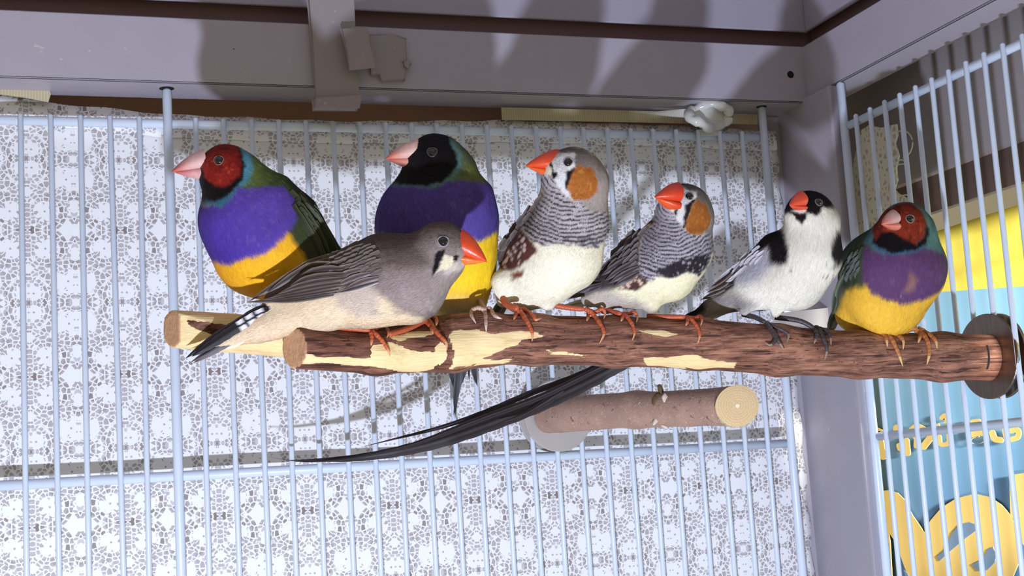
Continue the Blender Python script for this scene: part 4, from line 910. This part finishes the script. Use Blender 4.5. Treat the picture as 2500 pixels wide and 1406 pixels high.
B4 = bird('zebra_finch', 'upright orange-cheeked finch with white-spotted chestnut flank, tallest bird of the middle', 'bird', z4,
    [((1398, 432, 4), 72, (1412, 450, 0), 70), ((1405, 450, 0), 72, (1395, 530, 0), 86), ((1390, 540, 0), 88, (1368, 610, 0), 100), ((1368, 620, 0), 98, (1320, 660, 0), 84), ((1300, 610, -30), 66, (1270, 680, -24), 56), ((1320, 670, 0), 80, (1270, 715, -10), 48), ((1232, 690, 14), 34, (1228, 734, 22), 15, 14), ((1322, 700, 10), 36, (1338, 742, 20), 15, 14)], 30,
    paint(L4, (244, 237, 212), .06), [(1350, 400, 1, .3), (1400, 370, 1, .3), (1470, 440, .2, 1), (1330, 470, -.1, 1), (1400, 520, 0, 1), (1300, 520, -.5, 1), (1250, 640, -.6, 1), (1380, 640, -.35, 1), (1290, 700, -.8, .7), (1440, 680, -.6, 1)], (1330, 765), nb=28000, blen=17, bare=[(1387, 396, 13), (1330, 408, 22)], short=[(1395, 430, 74, .5), (1390, 560, 110, .45)])
beak(B4, (1360, 412, 8), (1282, 406, 14), (.0, -1, 0), 49, 26, 29, (220, 78, 36), (232, 100, 44), cbase=(200, 60, 30))
eye(B4, 1387, 396, 11.5, (170, 162, 162), rw=.13)
wg = coverts(B4, c4([(330, 440), (380, 400), (300, 520), (250, 600), (190, 700), (110, 770), (110, 700), (200, 570)]), (-.6, .8), 20, (78, 68, 66), (108, 96, 92), seed=8)
for k_ in range(6): feather(B4, 'flight_feather', wg, c4([(250-k_*10, 560+k_*10), (170-k_*6, 670+k_*14), (88+k_*3, 790+k_*9)]), 14, (74, 64, 62), (112, 100, 96), off=3+k_*.4, seed=k_)
for k_ in range(2): feather(B4, 'tail_feather', B4.root, [(1250-k_*6, 715), (1225-k_*8, 752), (1200-k_*10, 800)], 22, (44, 38, 40), (120, 112, 110), z=[-30, -60, -85], seed=k_)
leg(B4, c4([(120, 1010), (150, 1085), (230, 1120)]), [c4([(238, 1125), (290, 1205), (322, 1275), (322, 1335)]), c4([(235, 1125), (215, 1155), (200, 1190)]), c4([(280, 1130), (330, 1165), (345, 1190), (385, 1180)])], rt=9, rtoe=6.2)
leg(B4, c4([(400, 1080), (540, 1108), (670, 1122)]), [c4([(700, 1130), (770, 1215), (795, 1280), (765, 1350)]), c4([(690, 1130), (692, 1165), (682, 1200)]), c4([(735, 1140), (785, 1120), (803, 1150), (795, 1185)])], rt=7, rtoe=6.2)

# --- 5: second male zebra finch -------------------------------------------------------------
c5 = lambda p: cv(p, 3.195, 1360, 420)
breast5 = c5([(740, 230), (860, 250), (930, 340), (985, 445), (1060, 488), (1150, 485), (1230, 470), (1220, 620), (1180, 740), (1110, 805), (1020, 782), (880, 834), (790, 812), (700, 855), (630, 800), (645, 600), (670, 470), (750, 400)])
low5 = c5([(930, 690), (1060, 660), (1190, 630), (1170, 750), (1100, 800), (1020, 775), (880, 832), (790, 812), (760, 780)])
cheek5 = c5([(1092, 215), (1160, 255), (1208, 350), (1195, 425), (1135, 482), (1060, 488), (1008, 462), (998, 410), (1035, 330), (1045, 270)])
sp5 = c5([(620, 815), (640, 848), (575, 858), (560, 892), (590, 825), (655, 870), (610, 845), (548, 875), (510, 900)])
L5 = [grade(c5([(780, 60), (900, 40), (1060, 70), (1160, 150), (1230, 280), (1250, 420), (1230, 620), (1150, 480), (1080, 215), (1000, 130), (900, 110)]), (92, 84, 78), (150, 140, 134), c5([(950, 90)])[0], c5([(1200, 420)])[0], 10),
      (c5([(760, 250), (740, 330), (700, 400), (640, 560), (640, 700), (620, 800), (480, 900), (300, 960), (40, 1020), (200, 830), (420, 600), (600, 440), (700, 360)]), (78, 68, 70), 8),
      (c5([(760, 230), (735, 300), (700, 360), (700, 415), (760, 410), (770, 300)]), (92, 50, 30), 6),
      (c5([(200, 960), (420, 920), (620, 1000), (760, 1080), (700, 1160), (300, 1120), (100, 1060)]), (196, 184, 172), 20),
      (breast5, (186, 180, 188), 6), bars(breast5, 1640, 492, 9.2, (36, 30, 36), 1., (-.12, .5), (40, 190)), (low5, (46, 38, 44), 7), mottle(low5, (176, 168, 176), 6, .38, amt=.8),
      (c5([(765, 240), (745, 330), (750, 385), (775, 330), (785, 260)]), (226, 224, 226), 3),
      (c5([(925, 118), (1090, 150), (1085, 200), (1012, 260), (1000, 370), (972, 432), (940, 400), (925, 350), (935, 240), (925, 180)]), (226, 224, 222), 5),
      (c5([(920, 100), (945, 130), (940, 340), (920, 335)]), (26, 20, 24), 3),
      (c5([(1003, 250), (1092, 205), (1048, 275), (1032, 340), (1000, 440), (978, 440), (990, 330)]), (34, 26, 34), 3.5),
      (cheek5, (164, 98, 40), 5), mottle(cheek5, (196, 134, 72), 7, .3, amt=.5),
      (c5([(590, 800), (650, 800), (700, 835), (690, 872), (620, 922), (480, 915), (520, 870)]), (84, 56, 50), 6), spots(sp5, (236, 204, 184), 3.6)]
z5 = zoff(1620)+4
B5 = bird('zebra_finch', 'lower orange-cheeked finch with black breast band, left of the black and white bird', 'bird', z5,
    [((1672, 512, 8), 64, (1676, 530, 4), 64), ((1668, 540, 0), 66, (1654, 600, 0), 80), ((1652, 610, 0), 84, (1622, 650, 4), 84), ((1615, 655, 6), 80, (1545, 690, 20), 58), ((1600, 610, -8), 56, (1500, 690, 16), 44), ((1530, 700, 20), 48, (1440, 730, 26), 20), ((1594, 712, 6), 30, (1590, 746, 14), 18, 22), ((1480, 730, 14), 26, (1478, 752, 20), 16, 14)], 28,
    paint(L5, (244, 236, 202), .06), [(1630, 470, 1, .3), (1690, 460, 1, .5), (1730, 540, .1, 1), (1620, 540, -.1, 1), (1570, 580, -.7, 1), (1480, 690, -1, .8), (1650, 640, -.1, 1), (1620, 720, -.8, .5), (1700, 680, -.5, 1), (1520, 740, -1, .3)], (1600, 770), nb=28000, blen=15, bare=[(1683, 479, 12), (1630, 485, 24)], short=[(1675, 510, 66, .55), (1650, 610, 95, .55)])
beak(B5, (1650, 492, 42), (1598, 482, 74), (.0, -1, 0), 48, 26, 34, (216, 68, 34), (228, 90, 40), cbase=(204, 60, 32), bulge=.2)
eye(B5, 1683, 479, 10.5, (170, 162, 160), rw=.13)
wg = coverts(B5, c5([(640, 460), (690, 440), (650, 560), (640, 720), (600, 790), (480, 760), (400, 740), (430, 640), (540, 520)]), (-.68, .73), 21, (84, 74, 76), (112, 102, 104), seed=12)
f5 = [([(640, 780), (560, 830), (440, 890)], 16), ([(640, 740), (540, 790), (400, 870)], 16), ([(600, 700), (500, 760), (370, 850)], 16), ([(560, 660), (460, 730), (340, 810)], 16), ([(520, 620), (430, 690), (320, 770)], 16),
      ([(350, 890), (220, 940), (70, 995)], 13), ([(355, 870), (220, 915), (90, 980)], 13), ([(350, 850), (230, 880), (110, 955)], 13), ([(340, 825), (240, 850), (140, 925)], 13), ([(330, 800), (250, 820), (160, 890)], 13), ([(320, 780), (260, 800), (180, 860)], 12)]
for k_, (pts, w_) in enumerate(f5): feather(B5, 'flight_feather', wg, c5(pts), w_*.95, (72, 62, 66), (122, 110, 110) if k_ < 5 else (104, 92, 92), off=3.4-.22*k_, seed=k_, shaft=(40, 34, 38), endz=4)
for k_ in range(2): feather(B5, 'tail_feather', B5.root, c5([(420, 960), (250, 1010), (60-k_*40, 1040+k_*10)]), 20, (200, 192, 180), (226, 218, 206), z=[10, 0, -6], seed=k_)
leg(B5, c5([(330, 1060), (420, 1085), (500, 1105)]), [c5([(535, 1120), (590, 1195), (603, 1260), (585, 1315)]), c5([(515, 1110), (510, 1135), (497, 1165)]), c5([(560, 1105), (605, 1095), (625, 1130), (620, 1172)])], rt=6.5, rtoe=5.4)
leg(B5, c5([(700, 1125), (860, 1130), (1000, 1130)]), [c5([(1045, 1145), (1098, 1215), (1112, 1280), (1095, 1340)]), c5([(1015, 1135), (1018, 1165), (1003, 1200)]), c5([(1075, 1140), (1115, 1122), (1130, 1155), (1120, 1198)])], rt=6.5, rtoe=5.4)

# --- 6: pin-tailed whydah with long tail ----------------------------------------------------
c6 = lambda p: cv(p, 3.057, 1640, 440)
L6 = [(c6([(470, 560), (700, 480), (760, 620), (640, 760), (480, 790), (440, 660)]), (176, 172, 182), 24),
      (c6([(60, 1000), (200, 880), (460, 830), (620, 930), (520, 1010), (300, 1040), (150, 1050)]), (150, 144, 140), 26),
      (c6([(780, 320), (835, 400), (868, 500), (862, 620), (800, 645), (730, 625), (715, 500), (600, 575), (480, 600), (500, 500), (640, 420)]), (24, 18, 20), 9),
      (c6([(430, 640), (478, 690), (465, 800), (350, 860), (190, 910), (260, 780), (320, 690)]), (28, 22, 22), 8),
      (c6([(0, 1020), (150, 930), (250, 890), (250, 980), (150, 1030), (0, 1060)]), (34, 30, 32), 10),
      (c6([(1235, 380), (1330, 420), (1340, 560), (1230, 650), (1185, 560), (1205, 450)]), (30, 24, 26), 8),
      (c6([(800, 250), (820, 140), (880, 60), (1040, 40), (1160, 90), (1230, 180), (1200, 214), (1125, 205), (1085, 262), (1010, 250), (990, 200), (870, 240)]), (24, 18, 20), 5),
      (c6([(870, 230), (1010, 245), (1000, 290), (975, 328), (935, 300)]), (22, 16, 18), 5),
      mottle(c6([(740, 560), (930, 560), (930, 700), (760, 700)]), (80, 74, 78), 12, .35, amt=.7), mottle(c6([(1130, 620), (1230, 560), (1220, 760), (1120, 760)]), (70, 64, 66), 10, .25, amt=.6)]
z6 = zoff(1930)+2
B6 = bird('whydah', 'black and white finch-like bird with scarlet beak and very long black tail', 'bird', z6,
    [((1974, 522, 10), 56, (1984, 545, 4), 60), ((1984, 550, 0), 62, (1978, 620, 0), 76), ((1972, 625, 0), 78, (1942, 685, 0), 72), ((1935, 670, 0), 72, (1860, 700, -6), 52), ((1900, 620, -8), 54, (1830, 680, -10), 42), ((1850, 705, -6), 48, (1740, 752, -16), 18), ((1740, 752, -16), 18, (1680, 778, -22), 8), ((1836, 715, 10), 28, (1820, 758, 20), 11, 20), ((1898, 724, 12), 28, (1896, 762, 24), 10, 20)], 26,
    paint(L6, (234, 229, 214), .06), [(1950, 480, 1, .3), (1990, 470, 1, .5), (1930, 540, -.3, 1), (2020, 560, .2, 1), (1980, 640, -.1, 1), (1880, 580, -.8, 1), (1820, 660, -1, .9), (1940, 720, -.6, .8), (1780, 730, -1, .4), (2040, 600, .2, 1)], (1900, 790), nb=30000, blen=24, lift=1.7, bare=[(1999, 494, 9.5), (1945, 500, 18)], short=[(1960, 495, 46, .45)])
beak(B6, (1956, 503, 46), (1928, 502, 78), (-.1, -1, 0), 38, 13, 24, (216, 76, 46), (214, 78, 48), bulge=.1)
eye(B6, 1999, 494, 9, (110, 102, 100), rw=.16)
wg = coverts(B6, c6([(540, 580), (640, 530), (680, 550), (660, 610), (560, 640), (500, 640)]), (-.7, .7), 18, (180, 176, 184), (186, 182, 190), seed=14, off=-1.1)
f6 = [([(520, 610), (440, 680), (340, 740)], 15, (180, 174, 184)), ([(560, 640), (480, 720), (400, 760)], 15, (190, 186, 194)), ([(460, 660), (380, 740), (290, 800)], 14, (30, 24, 24)), ([(470, 700), (380, 780), (260, 840)], 14, (30, 24, 24)), ([(470, 740), (380, 810), (230, 880)], 13, (28, 22, 22)), ([(460, 780), (360, 840), (215, 892)], 12, (26, 20, 22))]
for k_, (pts, w_, cc) in enumerate(f6): feather(B6, 'flight_feather', wg, c6(pts), w_, cc, (150, 128, 112) if k_ > 1 else (206, 202, 208), off=2+.2*k_, seed=k_)
def zY(x, y, Y): return -(float(pj(onplane(np.array(float(x)), np.array(float(y)), 1, Y))[2])-DP)*FPX/DP-z6
tails = [([(1700, 770), (1600, 832), (1475, 912), (1340, 978), (1200, 1034), (1050, 1084), (900, 1114), (780, 1123), (702, 1123)], 36, (-117, -107, -82, -55, -32, -20, -14)),
         ([(1690, 765), (1560, 838), (1430, 908), (1300, 958), (1190, 1004), (1080, 1042), (960, 1072), (880, 1092)], 15, (-117, -107, -84, -62, -40, -28, -20)),
         ([(1700, 765), (1590, 835), (1450, 905), (1320, 968), (1180, 1020), (1040, 1074), (960, 1097), (850, 1120), (740, 1127), (655, 1115)], 15, (-118, -108, -84, -60, -36, -22, -12)),
         ([(1700, 775), (1620, 826), (1500, 902), (1390, 948), (1290, 1006), (1220, 1034)], 26, (-117, -110, -94, -76, -60))]
for k_, (pts, w_, Ys) in enumerate(tails):
    P = spline(np.array(pts, float), 9); zz = [zY(P[i, 0], P[i, 1], np.interp(i/8, np.linspace(0, 1, len(Ys)), Ys)+k_*.6) for i in range(9)]
    feather(B6, 'tail_feather', B6.root, pts, w_, (22, 18, 22), (52, 46, 50), z=zz, n=60, tipk=1.5 if k_ != 2 else .9, seed=k_, camber=4, root=.7, shaft=(60, 52, 56))
DK, CLW = (66, 58, 60), (150, 126, 112)
leg(B6, c6([(530, 1000), (620, 1022), (700, 1060)]), [c6([(700, 1060), (760, 1135), (800, 1205), (842, 1270)]), c6([(730, 1075), (820, 1115), (870, 1150), (860, 1210)]), c6([(735, 1110), (772, 1180), (740, 1228), (692, 1215)])], rt=6.5, rtoe=6, col=DK, claw=CLW, tk=1.25, zend=3)
leg(B6, c6([(770, 1022), (950, 1048), (1060, 1100)]), [c6([(1095, 1105), (1135, 1190), (1158, 1265), (1140, 1345)]), c6([(1065, 1105), (1082, 1150), (1062, 1220)]), c6([(1110, 1110), (1160, 1125), (1185, 1180), (1188, 1232)])], rt=6.5, rtoe=6, col=DK, claw=CLW, tk=1.25, zend=3)

# --- 7: red-headed gouldian finch at the right ----------------------------------------------
c7 = lambda p: cv(p, 3.125, 2000, 470)
red7 = c7([(430, 160), (480, 120), (560, 118), (620, 78), (700, 80), (772, 140), (822, 230), (806, 330), (735, 398), (640, 350), (560, 300), (470, 310), (430, 370), (400, 300), (425, 220)])
L7 = [(ID([(2090, 440), (2360, 440), (2360, 640), (2120, 640)]), (88, 120, 112), 14), (ID([(1980, 560), (2130, 560), (2110, 700), (1980, 720)]), (64, 76, 56), 14),
      grade(c7([(430, 300), (440, 430), (350, 450), (325, 560), (335, 670), (230, 720), (80, 900), (40, 700), (150, 500), (300, 340)]), (66, 84, 56), (60, 70, 50), c7([(350, 400)])[0], c7([(180, 640)])[0], 9),
      (c7([(40, 740), (150, 700), (190, 780), (140, 900), (60, 1000)]), (120, 124, 96), 16),
      (c7([(350, 410), (470, 455), (600, 460), (700, 455), (820, 415), (900, 425), (1000, 540), (1000, 660), (910, 765), (790, 825), (640, 852), (520, 826), (400, 775), (325, 665), (320, 560)]), (96, 62, 104), 6),
      mottle(c7([(350, 410), (900, 425), (960, 650), (640, 850), (330, 660)]), (124, 84, 110), 9, .35, amt=.5),
      (c7([(690, 620), (740, 640), (735, 740), (650, 760)]), (140, 100, 96), 12), spots(c7([(625, 782)]), (214, 190, 196), 2.4),
      (c7([(720, 80), (850, 160), (930, 280), (960, 440), (900, 440), (800, 420), (760, 440), (800, 320), (810, 230)]), (96, 138, 132), 8),
      (c7([(340, 370), (400, 270), (440, 300), (440, 410), (490, 470), (430, 440)]), (84, 122, 128), 8),
      (c7([(400, 395), (480, 460), (600, 478), (700, 470), (830, 410), (830, 380), (680, 430), (500, 430)]), (70, 108, 130), 5),
      (c7([(410, 330), (480, 290), (640, 300), (740, 395), (800, 330), (822, 230), (842, 290), (815, 400), (690, 455), (560, 456), (440, 415), (400, 380)]), (18, 12, 16), 5),
      (red7, (128, 42, 22), 5), mottle(red7, (168, 72, 40), 7, .35, amt=.6), mottle(red7, (70, 24, 18), 9, .4, amt=.6)]
z7 = zoff(2170)+4
B7 = bird('gouldian_finch', 'plump red-headed violet-breasted finch at the far right end beside the washer', 'bird', z7,
    [((2208, 556, 26), 60, (2210, 566, 16), 66), ((2212, 575, 0), 70, (2200, 630, 0), 100), ((2212, 650, 0), 98, (2175, 650, 0), 98), ((2185, 670, 0), 112, (2165, 720, 0), 104), ((2130, 660, -30), 84, (2090, 760, -30), 52)], 28,
    paint(L7, (236, 188, 62), .08), [(2160, 520, 1, .1), (2210, 500, 1, .5), (2270, 560, .3, 1), (2200, 600, 0, 1), (2130, 620, -.4, 1), (2080, 660, -.4, 1), (2280, 660, 0, 1), (2190, 700, 0, 1), (2100, 760, 0, 1), (2240, 770, -.4, 1)], (2180, 810), nb=30000, lift=1.3, bare=[(2222, 534, 12), (2168, 545, 20)], short=[(2205, 555, 62, .5)])
beak(B7, (2184, 543, 82), (2152, 549, 106), (-.1, -1, .1), 32, 20, 28, (190, 150, 138), (206, 122, 98), ctip=(200, 96, 76), bulge=.15)
eye(B7, 2222, 534, 10, (128, 108, 98), rw=.15)
wg = coverts(B7, c7([(320, 430), (350, 450), (325, 520), (300, 620), (230, 650), (190, 620), (220, 520)]), (-.5, .86), 18, (38, 48, 32), (42, 52, 36), seed=18, off=-.9)
for k_ in range(4): feather(B7, 'flight_feather', wg, c7([(200-k_*10, 620+k_*10), (150-k_*6, 760), (120-k_*8, 900+k_*20)]), 16, (54, 64, 48), (110, 118, 96), off=3, seed=k_)
for k_ in range(3): feather(B7, 'tail_feather', B7.root, c7([(150-k_*12, 880), (120-k_*12, 980), (90-k_*12, 1080)]), 18, (60, 70, 70), (110, 120, 112), z=[-40, -60, -90], seed=k_)
BR = (178, 112, 66)
leg(B7, c7([(370, 1060), (410, 1035), (450, 1020)]), [c7([(450, 1030), (540, 1100), (600, 1215), (640, 1330)]), c7([(430, 1040), (500, 1090), (515, 1130), (522, 1178)]), c7([(500, 1035), (590, 1080), (640, 1130), (640, 1200)])], rt=7, rtoe=6.4, col=BR, claw=(222, 180, 120))
leg(B7, c7([(660, 1060), (700, 1040), (750, 1035)]), [c7([(755, 1045), (820, 1120), (840, 1220), (822, 1315)]), c7([(740, 1050), (768, 1085), (756, 1148)]), c7([(775, 1045), (850, 1090), (890, 1135), (900, 1192)])], rt=7, rtoe=6.4, col=BR, claw=(222, 180, 120))
